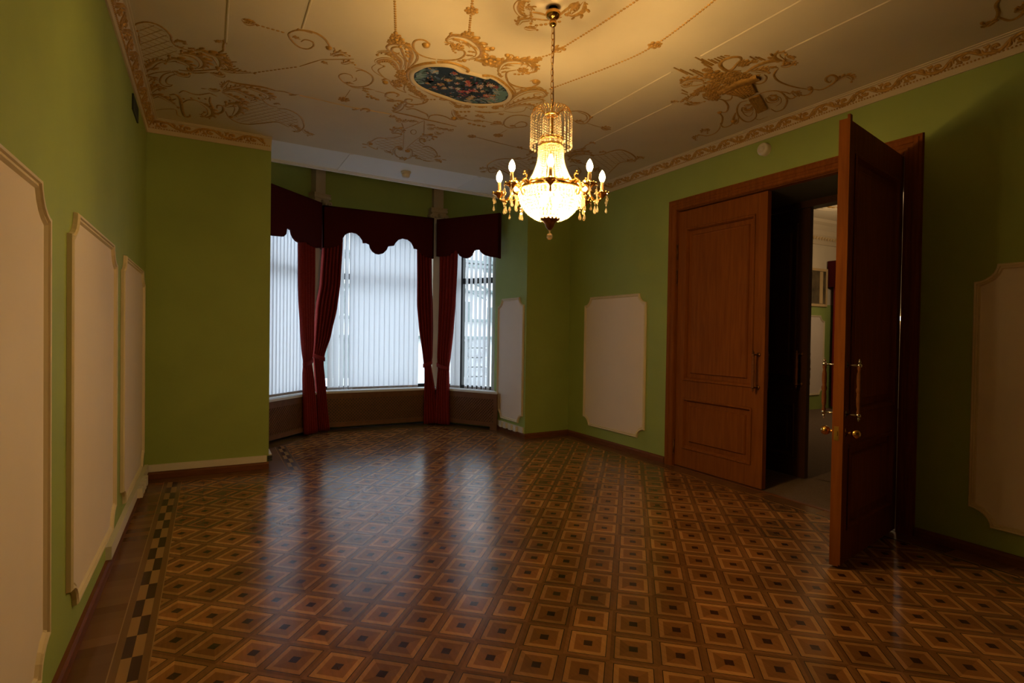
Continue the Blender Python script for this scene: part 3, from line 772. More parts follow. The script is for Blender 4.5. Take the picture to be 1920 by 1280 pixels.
def grille_cover(label, a, b, legs, z1=SILL-.030, z0=.0):
    A, B = Vector(a), Vector(b); t = (B-A).normalized(); n = Vector((-t.y, t.x)); L = (B-A).length
    P = lambda s, w_, z: (A.x+t.x*s+n.x*w_, A.y+t.y*s+n.y*w_, z)
    o = thing('radiator_cover', label, 'radiator cover', (A.x, A.y, 0), 'brown lattice radiator covers')
    f = MB(); bx = lambda s0, s1, za, zb, w0=0, w1=.024: f.obox(P(s0, w0, za), (t*(s1-s0)).to_3d(), (n*(w1-w0)).to_3d(), (0, 0, zb-za))
    S0, S1 = .012, L-.012
    bx(S0, S1, z1-.085, z1); bx(S0, S1, .05, .115); bx(S0, S0+.06, .115, z1-.085); bx(S1-.06, S1, .115, z1-.085)
    for s in (S0, S1-.12): bx(s, s+.12, 0, .05)
    part(f, 'cover_frame', M['rad'], o)
    g = MB(); s0, s1, za, zb = S0+.055, S1-.055, .112, z1-.082; p = .046; hw = .0085
    for sg, w0 in ((1, .006), (-1, .012)):
        c = (s0-zb) if sg == 1 else (s0+za); c_end = (s1-za) if sg == 1 else (s1+zb)
        while c < c_end:
            # line s = c + sg*... : for sg=1 s - z = c ; for sg=-1 s + z = c
            def s_at(z): return c+z if sg == 1 else c-z
            z_lo, z_hi = za, zb
            if sg == 1: z_lo = max(za, s0-c); z_hi = min(zb, s1-c)
            else: z_lo = max(za, c-s1); z_hi = min(zb, c-s0)
            if z_hi-z_lo > .01:
                a0 = Vector(P(s_at(z_lo), w0, z_lo)); a1 = Vector(P(s_at(z_hi), w0, z_hi)); dr = (a1-a0); pr_ = dr.normalized().cross(n.to_3d())*hw
                g.obox(a0-pr_, dr, pr_*2, (n*.006).to_3d())
            c += p
    part(g, 'lattice_grille', M['rad'], o)
    r = MB(); r.obox(P(.05, .10, .10), (t*(L-.1)).to_3d(), (n*.05).to_3d(), (0, 0, .36)); part(r, 'dark_interior', M['dark'], o, False, 'dark radiator behind the lattice')
grille_cover('brown lattice radiator cover under the centre bay window', FL1, FR1, True)
grille_cover('brown lattice radiator cover under the left bay window', FL0, FL1, True)
grille_cover('brown lattice radiator cover under the narrow right bay window', FR1, FR0, True)

# ================================================================== SMALL FITTINGS
def socket(t, c, dx, dy, m=None):
    """square outlet block: c centre on the trunking, dx along, dy out"""
    dx, dy = Vector(dx), Vector(dy); c = Vector(c)
    b = MB(); b.obox(c-dx*.038-Vector((0, 0, .038)), dx*.076, dy*.036, (0, 0, .076)); part(b, 'socket_outlet', M['white'], t)
def trunk(label, a, b, out, z0, z1, socks, d=.022):
    a, b, out = Vector(a), Vector(b), Vector(out); t_ = (b-a).normalized()
    o = thing('cable_trunking', label, 'cable trunking', (a.x, a.y, z0))
    m = MB(); m.obox((a.x, a.y, z0), b-a, out*d, (0, 0, z1-z0)); part(m, 'channel', M['white'], o)
    for s in socks: socket(o, a+t_*s+out*d+Vector((0, 0, (z0+z1)/2)), t_, out)
trunk('white cable trunking with four sockets under the narrow bay panel', (3.83, 6.68, 0), (3.83, 7.46, 0), (-1, 0, 0), .072, .150, [.17, .31, .47, .60])
trunk('white cable trunking with sockets low on the left wall', (XL, 4.02, 0), (XL, 6.30, 0), (1, 0, 0), .072, .150, [1.40, 1.53, 1.66, 1.79], .03)
trunk('plain cream cable trunking along the foot of the left stub wall', (XL+.03, YB, 0), (BE0-.02, YB, 0), (0, -1, 0), .072, .138, [])
# coloured plug stack on the corner of the stub
pk = thing('corner_socket_block', 'small white socket block round the corner of the left stub wall', 'socket', (BE0, YB+.06, .07))
b = MB(); b.box((BE0, YB+.01, .072), (BE0+.03, YB+.30, .145)); part(b, 'socket_body', M['white'], pk)
for z in (.085, .105, .125):
    b = MB(); b.box((BE0-.012, YB-.016, z-.005), (BE0+.034, YB+.012, z+.005)); part(b, 'dark_slot', M['dark'], pk, False, 'dark slot')
v = thing('ventilation_grille', 'small dark ventilation grille high on the left wall', 'vent', (XL, 5.36, 3.12))
b = MB(); b.box((XL, 5.19, 3.125), (XL+.012, 5.53, 3.145)); b.box((XL, 5.19, 3.225), (XL+.012, 5.53, 3.245)); b.box((XL, 5.19, 3.145), (XL+.012, 5.21, 3.225)); b.box((XL, 5.51, 3.145), (XL+.012, 5.53, 3.225)); part(b, 'vent_frame', M['dark'], v)
b = MB()
for i in range(6): b.obox((XL+.001, 5.205, 3.147+i*.0135), (.010, 0, .008), (0, .31, 0), (0, 0, .003))
part(b, 'vent_louvres', M['dark'], v)
sm = on_axis(761, 322, 2, ZC)
t = thing('smoke_detector', 'white smoke detector hanging from the pale bay ceiling', 'smoke detector', (sm.x, sm.y, ZC))
b = MB(); b.lathe([(.001, ZC-.001), (.062, ZC-.001), (.062, ZC-.018), (.055, ZC-.024), (.001, ZC-.024)], (sm.x, sm.y)); part(b, 'mounting_base', M['white'], t, True)
b = MB(); b.lathe([(.001, ZC-.02), (.050, ZC-.02), (.048, ZC-.05), (.040, ZC-.068), (.020, ZC-.074), (.001, ZC-.074)], (sm.x, sm.y)); part(b, 'sensor_head', M['white'], t, True)
sp = on_axis(1436, 281, 0, XR)
t = thing('alarm_sounder', 'round white alarm sounder on the green wall above the closed door', 'alarm', tuple(sp))
def disc(mb, prof, seg=24):
    mb.grid([[(XR-d, sp.y+r*math.cos(2*PI*k/seg), sp.z+r*math.sin(2*PI*k/seg)) for k in range(seg)] for r, d in prof], 0, True)
b = MB(); disc(b, [(.058, 0), (.058, .045), (.052, .055), (.036, .056)]); part(b, 'round_body', M['white'], t, True)
b = MB(); disc(b, [(.036, .056), (.034, .046), (.024, .046), (.022, .062), (.012, .066), (.001, .067)]); part(b, 'centre_cone', M['white'], t, True)

# ================================================================== CHANDELIER
CH = (1.818, 2.889)
fit_part = part
def part(mb, name, m, parent, smooth=False, label=None):      # the fitting is a little larger than drawn below
    mb.v = [(CH[0]+(v[0]-CH[0])*1.03, CH[1]+(v[1]-CH[1])*1.03, min(v[2]*1.03-.0435, ZC-.0005)) for v in mb.v]
    return fit_part(mb, name, m, parent, smooth, label)
ch = thing('chandelier', 'lit crystal chandelier with eight brass candle arms hanging from the ceiling', 'chandelier', (CH[0], CH[1], ZC))
cx, cy = CH
pol = lambda r, a, z: Vector((cx+r*math.cos(a), cy+r*math.sin(a), z))
b = MB(); b.lathe([(.001, ZC-.001), (.026, ZC-.001), (.022, ZC-.022), (.008, ZC-.03), (.001, ZC-.03)], CH, 16)
b.tube([(cx, cy, ZC-.025), (cx+.004, cy, ZC-.05)], .005, 6)
part(b, 'ceiling_hook', M['flex'], ch, True, 'black ceiling hook')
b = MB(); b.lathe([(.001, 3.352), (.020, 3.352), (.030, 3.346), (.040, 3.338), (.045, 3.326), (.043, 3.312), (.030, 3.298), (.018, 3.292), (.014, 3.288), (.020, 3.282), (.023, 3.270), (.020, 3.258), (.010, 3.250), (.001, 3.248)], CH, 24)
for s in (-1, 1): b.tube([(cx+s*.004, cy, ZC-.045), (cx+s*.012, cy, 3.38), (cx+s*.016, cy, 3.348)], .0025, 5)
part(b, 'canopy_cup', M['brass'], ch, True, 'polished brass canopy cup')
b = MB(); z = 3.250; i = 0
while z > 2.79:
    L = .042; pts = []
    for k in range(13):
        a = 2*PI*k/12; u = math.cos(a)*.0085; w_ = math.sin(a)*L/2
        pts.append((cx+(u if i % 2 else 0), cy+(0 if i % 2 else u), z-L/2+w_))
    b.tube(pts, .0022, 5, 0, False); z -= .035; i += 1
part(b, 'chain', M['brass'], ch, True, 'brass link chain')
b = MB(); b.tube([(cx+.004+.004*math.sin(q*9), cy-.006, 3.25-q*.46) for q in [i/12 for i in range(13)]], .0032, 5); part(b, 'power_cable', M['bronze'], ch, True)
# crown: gilt wires arching out, bead strings hanging from them
def bead(mb, c, r, sz=1, seg=7): mb.ball(c, r, seg, 5, sz)
NC = 26
wire = MB()
for k in range(NC):
    a = 2*PI*k/NC
    wire.tube(crom([pol(.040, a, 2.735), pol(.056, a, 2.762), pol(.082, a, 2.776), pol(.106, a, 2.762), pol(.120, a, 2.728)], 4), .0021, 5)
wire.lathe([(.040, 2.742), (.043, 2.735), (.040, 2.728), (.036, 2.735), (.040, 2.742)], CH, 24)
wire.tube([(cx, cy, 2.79), (cx, cy, 2.30)], .007, 8)
wire.lathe([(.012, 2.735), (.016, 2.715), (.012, 2.70), (.014, 2.64), (.010, 2.62)], CH, 12)
for k in range(4): wire.tube([pol(.006, k*PI/2, 2.735), pol(.040, k*PI/2, 2.735)], .002, 5)
part(wire, 'crown_frame', M['brass'], ch, True, 'arched brass wire crown')
for k in range(NC):
    a = 2*PI*k/NC; s = MB(); L = 11
    for i in range(L): bead(s, pol(.121, a, 2.722-i*.0152), .0054)
    bead(s, pol(.121, a, 2.722-L*.0152-.004), .0074, 1.15)
    part(s, 'crown_bead_string', M['crystal'], ch, True)
# inner curtain of beads down to the neck
for k in range(14):
    a = 2*PI*k/14; s = MB()
    for i in range(7): bead(s, pol(.050, a, 2.715-i*.0155), .0056)
    bead(s, pol(.054, a, 2.602), .0082)
    part(s, 'inner_bead_string', M['crystal'], ch, True)
b = MB()
for r, z in ((.066, 2.590), (.067, 2.555)): b.lathe([(r-.006, z+.006), (r+.002, z+.007), (r+.004, z), (r+.002, z-.007), (r-.006, z-.006)], CH, 28)
for k in range(28): b.ball(pol(.066, 2*PI*k/28, 2.60), .005, 6, 4)
part(b, 'neck_ring', M['brass'], ch, True, 'brass neck ring')
for z, r in ((2.574, .070), (2.541, .071), (2.527, .072), (2.513, .073)):
    s = MB()
    for k in range(34): bead(s, pol(r, 2*PI*(k+.5*(z < 2.53))/34, z), .0066)
    part(s, 'neck_bead_ring', M['crystal'], ch, True)
NS = 28
for k in range(NS):
    a = 2*PI*k/NS; s = MB()
    for i in range(15):
        f = i/14; r = .073+.062*f**1.75; bead(s, pol(r, a, 2.500-.178*f), .0058+.0032*f)
    part(s, 'flared_bead_string', M['crystal'], ch, True)
b = MB(); b.lathe([(.125, 2.322), (.150, 2.326), (.182, 2.318), (.188, 2.306), (.184, 2.292), (.172, 2.288), (.130, 2.300), (.125, 2.322)], CH, 40)
for k in range(32):
    a = 2*PI*k/32; b.ball(pol(.186, a, 2.318), .0095, 6, 4)
part(b, 'rim_ring', M['brass'], ch, True, 'pierced brass rim ring')
# basket bowl of beads
rows = 11
for i in range(rows):
    f = i/(rows-1); an = f*1.16; r = .178*math.cos(an)+.004; z = 2.282-.155*math.sin(an)/math.sin(1.16)
    cnt = max(18, int(2*PI*r/.0215)); s = MB()
    for k in range(cnt): bead(s, pol(r, 2*PI*(k+.5*(i % 2))/cnt, z), .0112-.003*f, 1, 6)
    part(s, 'bowl_bead_ring', M['crystal'], ch, True)
for k in range(4):
    a = 2*PI*k/4+.4; s = MB(); c = pol(.055, a, 2.235); s.lathe([(.001, c.z+.028), (.016, c.z+.020), (.020, c.z), (.016, c.z-.02), (.001, c.z-.028)], (c.x, c.y), 10)
    part(s, 'bowl_bulb', M['bowlbulb'], ch, True, 'glowing bulb inside the bowl')
b = MB(); b.lathe([(.060, 2.130), (.056, 2.122), (.040, 2.112), (.030, 2.098), (.024, 2.080), (.013, 2.066), (.009, 2.062), (.001, 2.060)], CH, 24); b.lathe([(.060, 2.130), (.052, 2.133), (.001, 2.135)], CH, 24)
part(b, 'bottom_cup', M['bronze'], ch, True, 'dark bronze cup under the bowl')
s = MB(); bead(s, (cx, cy, 2.052), .0065); s.ball((cx, cy, 2.024), .019, 12, 8); s.tube([(cx, cy, 2.062), (cx, cy, 2.04)], .0015, 5); part(s, 'crystal_ball', M['crystal'], ch, True, 'faceted crystal ball')
def drop(mb, p, L=.042, w_=.011):
    p = Vector(p); bead(mb, p, .0052, 1, 6); mb.tube([p, p-Vector((0, 0, .014))], .0009, 4)
    q = p-Vector((0, 0, .012)); prof = [(.001, 0), (w_*.35, -.006), (w_*.7, -L*.40), (w_, -L*.68), (w_*.72, -L*.9), (.001, -L)]
    mb.grid([[Vector((q.x+r*math.cos(2*PI*k/6), q.y+r*.7*math.sin(2*PI*k/6), q.z+z)) for k in range(6)] for r, z in prof], 0, True)
# eight arms; one points straight at the camera side
a0 = math.atan2(-cy, -cx)
for k in range(8):
    a = a0+k*PI/4
    e = Vector((-math.sin(a), math.cos(a), 0))
    am = MB()
    am.tube(crom([pol(.175, a, 2.300), pol(.205, a, 2.325), pol(.228, a, 2.300), pol(.236, a, 2.262), pol(.262, a, 2.232), pol(.292, a, 2.238), pol(.302, a, 2.262)], 5), [.0065+.0015*math.sin(i*.4) for i in range(31)], 7)
    am.tube(crom([pol(.236, a, 2.262), pol(.222, a, 2.235), pol(.205, a, 2.240), pol(.203, a, 2.258), pol(.214, a, 2.262)], 4), .004, 6)
    am.tube(crom([pol(.205, a, 2.325), pol(.190, a, 2.345), pol(.206, a, 2.358), pol(.216, a, 2.345)], 4), .0045, 6)
    am.ball(pol(.225, a, 2.300), .010, 7, 5); am.ball(pol(.262, a, 2.230), .010, 7, 5); am.ball(pol(.206, a, 2.366), .006, 6, 4)
    am.lathe([(.004, 2.245), (.012, 2.252), (.020, 2.262), (.036, 2.270), (.041, 2.277), (.039, 2.279), (.020, 2.272), (.014, 2.280), (.013, 2.292), (.001, 2.292)], (pol(.302, a, 0).x, pol(.302, a, 0).y), 14)
    c = pol(.302, a, 0)
    for q in range(8): am.ball((c.x+.040*math.cos(q*PI/4), c.y+.040*math.sin(q*PI/4), 2.278), .006, 6, 4)
    arm = part(am, 'candle_arm', M['brass'], ch, True, 'scrolled brass candle arm')
    cs = MB(); cs.lathe([(.001, 2.286), (.0105, 2.286), (.0095, 2.34), (.0075, 2.345), (.001, 2.345)], (c.x, c.y), 10); part(cs, 'candle_sleeve', M['paleglld'], arm, True)
    bl = MB(); bl.lathe([(.001, 2.342), (.008, 2.343), (.013, 2.350), (.0175, 2.362), (.0180, 2.372), (.0150, 2.387), (.0090, 2.400), (.0035, 2.408), (.001, 2.411)], (c.x, c.y), 12)
    part(bl, 'candle_bulb', M['bulb'], arm, True, 'glowing candle-shaped bulb')
    for q, (rr, L) in enumerate(((.040, .040), (.040, .030), (.040, .044), (.040, .034))):
        an = a+PI/4+q*PI/2; pd = MB(); drop(pd, (c.x+rr*math.cos(an), c.y+rr*math.sin(an), 2.268), L)
        drop(pd, (c.x+rr*math.cos(an), c.y+rr*math.sin(an), 2.268-.016-L), L*.85, .0095) if q in (0, 2) else None
        part(pd, 'crystal_drop', M['crystal'], arm)
    pd = MB(); drop(pd, pol(.262, a, 2.216), .048, .012); part(pd, 'crystal_drop', M['crystal'], arm)
    pd = MB(); p = pol(.205, a+.26, 2.285); drop(pd, p, .046, .012); drop(pd, p-Vector((0, 0, .07)), .042, .011); part(pd, 'crystal_drop', M['crystal'], arm)

part = fit_part

# ================================================================== GILDED CEILING RELIEF
CR = {'A': (240, 40, .10935), 'B': (260, 130, .17708), 'C': (600, 60, .125), 'D': (660, 180, .10935), 'E': (820, 40, .14842),
      'F': (1240, 80, .14848), 'G': (1400, 80, .125), 'H': (880, 200, .17708), 'Z': (200, 0, .26042), 'Y': (650, 0, .26567), 'T': (1150, 0, .40104), 'P': (0, 0, 1)}
DOWN = Vector((0, 0, -1))
def cp(cr, q):
    ox, oy, s = CR[cr]; p = on_axis(ox+q[0]*s, oy+q[1]*s, 2, ZC); p.z = ZC-.0005; return p
class Motif:
    def __init__(s, name, label, group=None):
        s.name, s.label, s.group = name, label, group; s.pieces = []
    def b(s, k):
        m = MB(); s.pieces.append((k, m)); return m
    def s(s, cr, pts, w=.011, taper=True, part_='scroll', n=5):
        P = crom([cp(cr, q) for q in pts], n); L = len(P); w = w*.66
        wd = [w*(.45+.55*math.sin(PI*min(1, (i+.6)/(L-.2)))**.6) if taper else w for i in range(L)]
        ribbon(s.b(part_ if taper else 'ray'), P, wd, DOWN, .55)
    def l(s, cr, pts, w=.03, ridges=3):
        """acanthus leaf: ribbed lobes with bare ceiling between them, joined along the spine"""
        P = crom([cp(cr, q) for q in pts], 5); L = len(P); m = s.b('acanthus_leaf')
        wd = [w*.95*max(.14, math.sin(PI*((i+.3)/(L-.4))**.75)) for i in range(L)]
        T = []
        for i in range(L):
            t = P[min(i+1, L-1)]-P[max(i-1, 0)]; t = t.normalized() if t.length > 1e-6 else Vector((1, 0, 0)); T.append((t, t.cross(DOWN)))
        if w < .027:
            ribbon(m, P, [x*.62 for x in wd], DOWN, .4)
            for i in range(2, L-2, 4):
                for sg in (-1, 1): bump(m, P[i]+T[i][1]*(sg*wd[i]*.7), wd[i]*.34, DOWN, .4, 6)
            return
        ribbon(m, [p-t[1]*(x*.12) for p, t, x in zip(P, T, wd)], [x*.40 for x in wd], DOWN, .28)
        ribbon(m, [p+t[1]*(x*.80) for p, t, x in zip(P, T, wd)], [x*.13 for x in wd], DOWN, .8)
        step = max(2, int(round(w*60)))
        for i in range(1, L-2, step):
            x = wd[i]; t, sd = T[i]; a_ = P[i]-sd*(x*.2)
            tip = P[i]-sd*(x*.98)+t*(x*.55); mid = P[i]-sd*(x*.65)+t*(x*.10)
            ribbon(m, crom([a_, mid, tip, tip+sd*(x*.16)+t*(x*.10)], 3), [x*.14, x*.18, x*.22, x*.25, x*.25, x*.23, x*.20, x*.17, x*.13, x*.07], DOWN, .9)
        bump(m, P[-1], w*.30, DOWN, .7, 7)
    def c(s, cr, q, r=.02): bump(s.b('scroll_boss'), cp(cr, q), r, DOWN, .7)
    def r(s, cr, q, r=.045):
        c = cp(cr, q); m = s.b('rosette')
        for ring, (k, d, rr) in enumerate(((7, .72, .36), (5, .36, .30))):
            for i in range(k):
                a = 2*PI*i/k+ring*.5; bump(m, c+Vector((math.cos(a), math.sin(a), 0))*(r*d)+DOWN*(r*.12*ring), r*rr*.9, DOWN, .45, 6)
        bump(m, c+DOWN*(r*.2), r*.22, DOWN, .6, 6)
    def bd(s, cr, pts, sp=.030, r=.010):
        P = crom([cp(cr, q) for q in pts], 8); acc = 0; m = s.b('bead_rope')
        for i in range(len(P)-1):
            d = P[i+1]-P[i]; L = d.length
            while acc < L:
                q = P[i]+d*(acc/L); t = d/L; ribbon(m, [q-t*sp*.40, q-t*sp*.15, q+t*sp*.15, q+t*sp*.40], [r*.3, r*.8, r*.8, r*.3], DOWN, .6); acc += sp
            acc -= L
    def lat(s, cr, poly, sp=.055, w=.0020):
        P = [cp(cr, q) for q in poly]; m = s.b('trellis'); k = len(P)
        for ang in (.55, -.95):
            d = Vector((math.cos(ang), math.sin(ang), 0)); e = Vector((-d.y, d.x, 0))
            lo = min(p.dot(e) for p in P); hi = max(p.dot(e) for p in P); c = lo+sp/2
            while c < hi:
                xs = []
                for i in range(k):
                    a, b_ = P[i], P[(i+1) % k]; va, vb = a.dot(e)-c, b_.dot(e)-c
                    if va*vb < 0: xs.append((a+(b_-a)*(va/(va-vb))).dot(d))
                xs.sort()
                for i in range(0, len(xs)-1, 2):
                    p0 = d*xs[i]+e*c; p1 = d*xs[i+1]+e*c; p0.z = p1.z = ZC-.0005
                    ribbon(m, [p0, (p0+p1)/2, p1], w, DOWN, .9)
                c += sp
    def done(s):
        vs = [v for k, m in s.pieces for v in m.v]
        c = Vector((sum(v[0] for v in vs)/len(vs), sum(v[1] for v in vs)/len(vs), ZC))
        o = thing(s.name, s.label, 'ceiling ornament', c, s.group)
        for k, m in s.pieces:
            if m.f: part(m, k, M['gold'], o, True)
        return o

# --- corner piece over the left stub wall
m = Motif('corner_ornament', 'gilded shell and trellis relief in the ceiling corner above the left stub wall')
A = lambda *p, w=.011: m.s('A', p, w)
AL = lambda *p, w=.03: m.l('A', p, w)
A((60, 200), (50, 130), (120, 60), (220, 20), (340, 12), (480, 45), (600, 110), (690, 190), (740, 260), (750, 330), (790, 390), (860, 440), (950, 470), (1060, 500), (1140, 530), w=.013)
A((160, 240), (195, 300), (190, 400), (165, 500), (155, 580), (165, 680), (210, 760), w=.012)
m.lat('A', [(170, 250), (220, 90), (360, 40), (520, 90), (640, 180), (700, 300), (740, 400), (840, 480), (860, 560), (700, 640), (480, 670), (300, 750), (210, 760), (170, 600), (200, 380)])
AL((30, 110), (60, 60), (110, 30), w=.022); AL((20, 110), (25, 60), (20, 20), w=.02); AL((75, 270), (120, 240), (160, 160), w=.032)
AL((210, 760), (250, 810), (340, 780), (440, 700), (560, 670), (650, 690), (640, 720), w=.04); AL((380, 830), (470, 810), (540, 790), w=.024)
AL((670, 690), (760, 640), (880, 660), (1000, 710), (1070, 770), (1040, 810), w=.062); AL((890, 580), (960, 550), (1090, 560), (1210, 600), (1300, 680), (1310, 750), (1240, 800), (1090, 810), w=.065)
AL((1150, 510), (1250, 500), (1400, 550), (1540, 610), (1590, 690), (1580, 760), (1540, 790), w=.068); AL((1030, 470), (1110, 465), (1160, 490), w=.022)
AL((790, 370), (850, 330), (960, 350), (980, 390), (930, 380), w=.024); AL((790, 400), (900, 450), (970, 430), w=.018)
AL((1630, 540), (1660, 640), (1690, 720), (1740, 820), (1829, 870), w=.04)
for i in range(9):
    x, y = 1650+i*20+(i > 5)*30*(i-5), 560+i*36
    A((x-20, y+4), (x+25, y-6), (x+50+(i == 4)*90, y-12), w=.011)
A((1690, 330), (1650, 380), (1640, 450), (1640, 495), (1570, 530), (1480, 550), w=.015); AL((1500, 360), (1560, 335), (1630, 380), w=.026); AL((1640, 310), (1660, 370), (1690, 400), w=.02)
A((370, 830), (310, 880), (330, 920), (480, 880), (740, 850)); A((840, 900), (720, 940), (660, 1000), (660, 1050), (700, 1080), (760, 1090)); A((860, 850), (640, 900), (560, 980), (560, 1060), (640, 1110), (740, 1110), (765, 1080))
AL((290, 1080), (290, 1000), (360, 950), (450, 980), (440, 1040), w=.045); A((440, 1040), (400, 1120), (350, 1220), w=.013)
AL((790, 840), (880, 900), (1000, 930), (1060, 890), w=.045); AL((1080, 880), (1240, 885), (1400, 870), w=.018); AL((1400, 880), (1500, 900), (1600, 930), (1610, 890), (1540, 830), w=.036); A((870, 830), (1050, 850), (1300, 840), (1540, 820), w=.014)
B = lambda *p, w=.011: m.s('B', p, w)
BL = lambda *p, w=.03: m.l('B', p, w)
B((430, 250), (480, 225), (560, 255), (640, 268), (730, 255), (760, 250), w=.013); BL((110, 260), (150, 200), (210, 180), (250, 200), (220, 215), w=.045); BL((130, 310), (180, 270), (260, 290), (340, 340), (420, 400), w=.05)
B((330, 270), (390, 265), (440, 310), (455, 380), (465, 440), (490, 495), (540, 500), (545, 475), w=.02); B((330, 280), (350, 320), (400, 310), w=.014)
B((460, 360), (520, 325), (600, 325), (650, 350), w=.012); BL((640, 340), (700, 370), (770, 420), (780, 480), (720, 505), (670, 480), (700, 450), w=.05)
B((760, 290), (755, 340), (780, 400), (800, 450), (850, 465), (895, 440), (890, 390), (840, 380), (830, 410), w=.02)
BL((890, 225), (1000, 190), (1100, 180), (1150, 200), w=.036); BL((880, 240), (1000, 215), (1100, 240), (1200, 290), (1240, 310), (1200, 325), (1140, 290), w=.045); BL((880, 245), (960, 270), (1050, 310), (1110, 350), (1060, 365), (970, 330), w=.05)
BL((1100, 180), (1200, 200), (1300, 230), (1380, 270), (1390, 300), (1340, 310), (1290, 270), w=.05); B((930, 120), (1060, 150), (1200, 170), (1330, 190), (1450, 225), w=.022); BL((860, 0), (960, 15), (1100, 25), (1230, 40), w=.04)
BL((740, 200), (800, 220), (860, 220), w=.04); BL((660, 200), (690, 203), (730, 205), w=.014); B((740, 245), (780, 262), (830, 285), w=.013); BL((880, 200), (910, 150), (960, 120), w=.03)
BL((920, 400), (960, 370), (1050, 370), (1080, 420), (1030, 480), (980, 500), w=.07); B((920, 440), (960, 510), (1050, 560), (1160, 580), (1300, 570), (1450, 555), (1520, 575), (1590, 610), w=.014)
B((1300, 300), (1340, 350), (1400, 385), (1470, 400), w=.012); B((1470, 415), (1560, 420), (1650, 455), (1720, 510), (1750, 580), (1745, 620), (1690, 660), (1620, 650), w=.014)
BL((1430, 370), (1470, 360), (1510, 380), w=.022); BL((1590, 600), (1640, 600), (1690, 640), (1650, 655), w=.04); BL((1740, 630), (1780, 670), (1830, 690), (1790, 700), w=.034)
m.lat('B', [(1000, 510), (1090, 370), (1200, 330), (1300, 310), (1350, 380), (1460, 420), (1580, 450), (1690, 530), (1690, 610), (1600, 590), (1440, 540), (1200, 570), (1060, 550)])
B((140, 440), (270, 420), (390, 425), (410, 480), (450, 505), w=.008); B((1450, 225), (1540, 235), (1640, 265)); BL((1590, 270), (1640, 270), (1700, 265), w=.02)
for x in (480, 560, 640, 710): m.c('B', (x, 300+abs(x-590)*.08), .012)
m.done()

# --- bud, open scroll and leaf sprays left of the painting
m = Motif('scroll_ornament', 'gilded ring scroll with a bud and bead string left of the ceiling painting')
S = lambda *p, w=.011: m.s('Z', p, w)
L = lambda *p, w=.03: m.l('Z', p, w)
L((975, 135), (1020, 155), (1085, 180), w=.036); L((985, 165), (1030, 170), (1080, 175), w=.03); m.bd('Z', [(1090, 180), (1200, 212), (1300, 240)])
S((1480, 240), (1400, 218), (1340, 225), (1310, 250), (1340, 300), (1390, 340), (1450, 352), (1490, 330), (1480, 300), (1430, 285), (1400, 300), w=.012); S((1340, 222), (1400, 216), (1500, 235), (1570, 280), (1610, 340), w=.016); m.c('Z', (1600, 342), .024)
L((1340, 258), (1365, 270), (1395, 285), w=.026); L((1370, 205), (1385, 212), (1400, 220), w=.014)
L((1610, 400), (1680, 375), (1750, 400), w=.032); L((1630, 405), (1690, 395), (1740, 412), w=.022); S((1636, 340), (1642, 355), (1650, 372), w=.008); L((1545, 440), (1570, 450), (1595, 465), w=.025); L((1690, 460), (1740, 445), (1790, 465), w=.032)
m.bd('Z', [(1072, 522), (1230, 500), (1385, 479)], .036, .009); S((1390, 478), (1470, 452), (1550, 428), w=.009); S((1550, 428), (1660, 427), (1780, 425), w=.009)
m.done()
m = Motif('scroll_ornament', 'gilded double ring scroll with a hanging flower under the left plume of the painting')
S = lambda *p, w=.011: m.s('C', p, w)
L = lambda *p, w=.03: m.l('C', p, w)
S((540, 590), (600, 570), (700, 600), (780, 660), (795, 730), (740, 790), (640, 820), (520, 820), (420, 790), (385, 760), w=.012); S((490, 690), (470, 650), (380, 620), (300, 640), (290, 680), (340, 740), (400, 780), (500, 830), (640, 850), w=.010); S((540, 680), (545, 720), (500, 740), w=.007)
L((390, 770), (430, 760), (510, 780), w=.026); S((455, 865), (420, 920), (380, 975), w=.006); m.r('C', (360, 1010), .05); L((300, 995), (350, 1000), (420, 1010), w=.02)
L((630, 840), (700, 850), (820, 870), w=.024); L((640, 860), (690, 890), (740, 900), w=.024); m.bd('C', [(720, 930), (800, 980), (900, 1025)], .04, .016); S((820, 880), (900, 900), (980, 920), w=.007)
S((980, 970), (990, 930), (1030, 908), (1110, 905), (1180, 940), (1150, 970), w=.018); S((985, 960), (1030, 990), (1110, 1010), w=.009)
L((990, 1025), (1070, 1020), (1160, 1030), w=.022); S((1130, 1030), (1200, 1030), (1280, 1058), w=.018)
S((520, 530), (620, 560), (700, 590), w=.007)
m.done()
m = Motif('leaf_spray', 'small gilded leaf pair on the straight ceiling line below the hanging flower')
m.l('C', [(480, 1165), (530, 1160), (590, 1165)], .022); m.s('C', [(610, 1175), (650, 1150), (710, 1150), (740, 1180), (700, 1195)], .02); m.done()

# --- painting
PX = [(776, 143), (778, 136), (787.5, 130), (802.5, 124), (820, 123), (838, 124), (854, 127.5), (864.5, 135), (880, 138.5), (894, 142), (907.6, 146), (915, 144), (925, 148), (933, 153), (941, 159), (948, 166), (952.8, 176), (951, 183), (947, 187), (936, 191.4), (912, 193.6), (887, 193), (862, 188.4), (842, 181), (820, 173.6), (800, 166), (785, 157.5), (777.5, 149)]
pts = [cp('P', q) for q in PX]
pc_ = sum(pts, Vector())/len(pts)
pt = thing('ceiling_painting', 'dark oval flower still life painted on the ceiling inside a gilt waisted frame', 'painting', (pc_.x, pc_.y, ZC))
pcol = [(.012, .020, .022), (.11, .20, .19), (.42, .36, .27), (.45, .10, .03), (.30, .03, .04), (.40, .25, .06), (.03, .06, .03), (.06, .09, .13), (.50, .30, .22), (.20, .27, .30)]
pm_ = [mat('paint_dab_%d' % i, c, .55, spec=.3) for i, c in enumerate(pcol)]
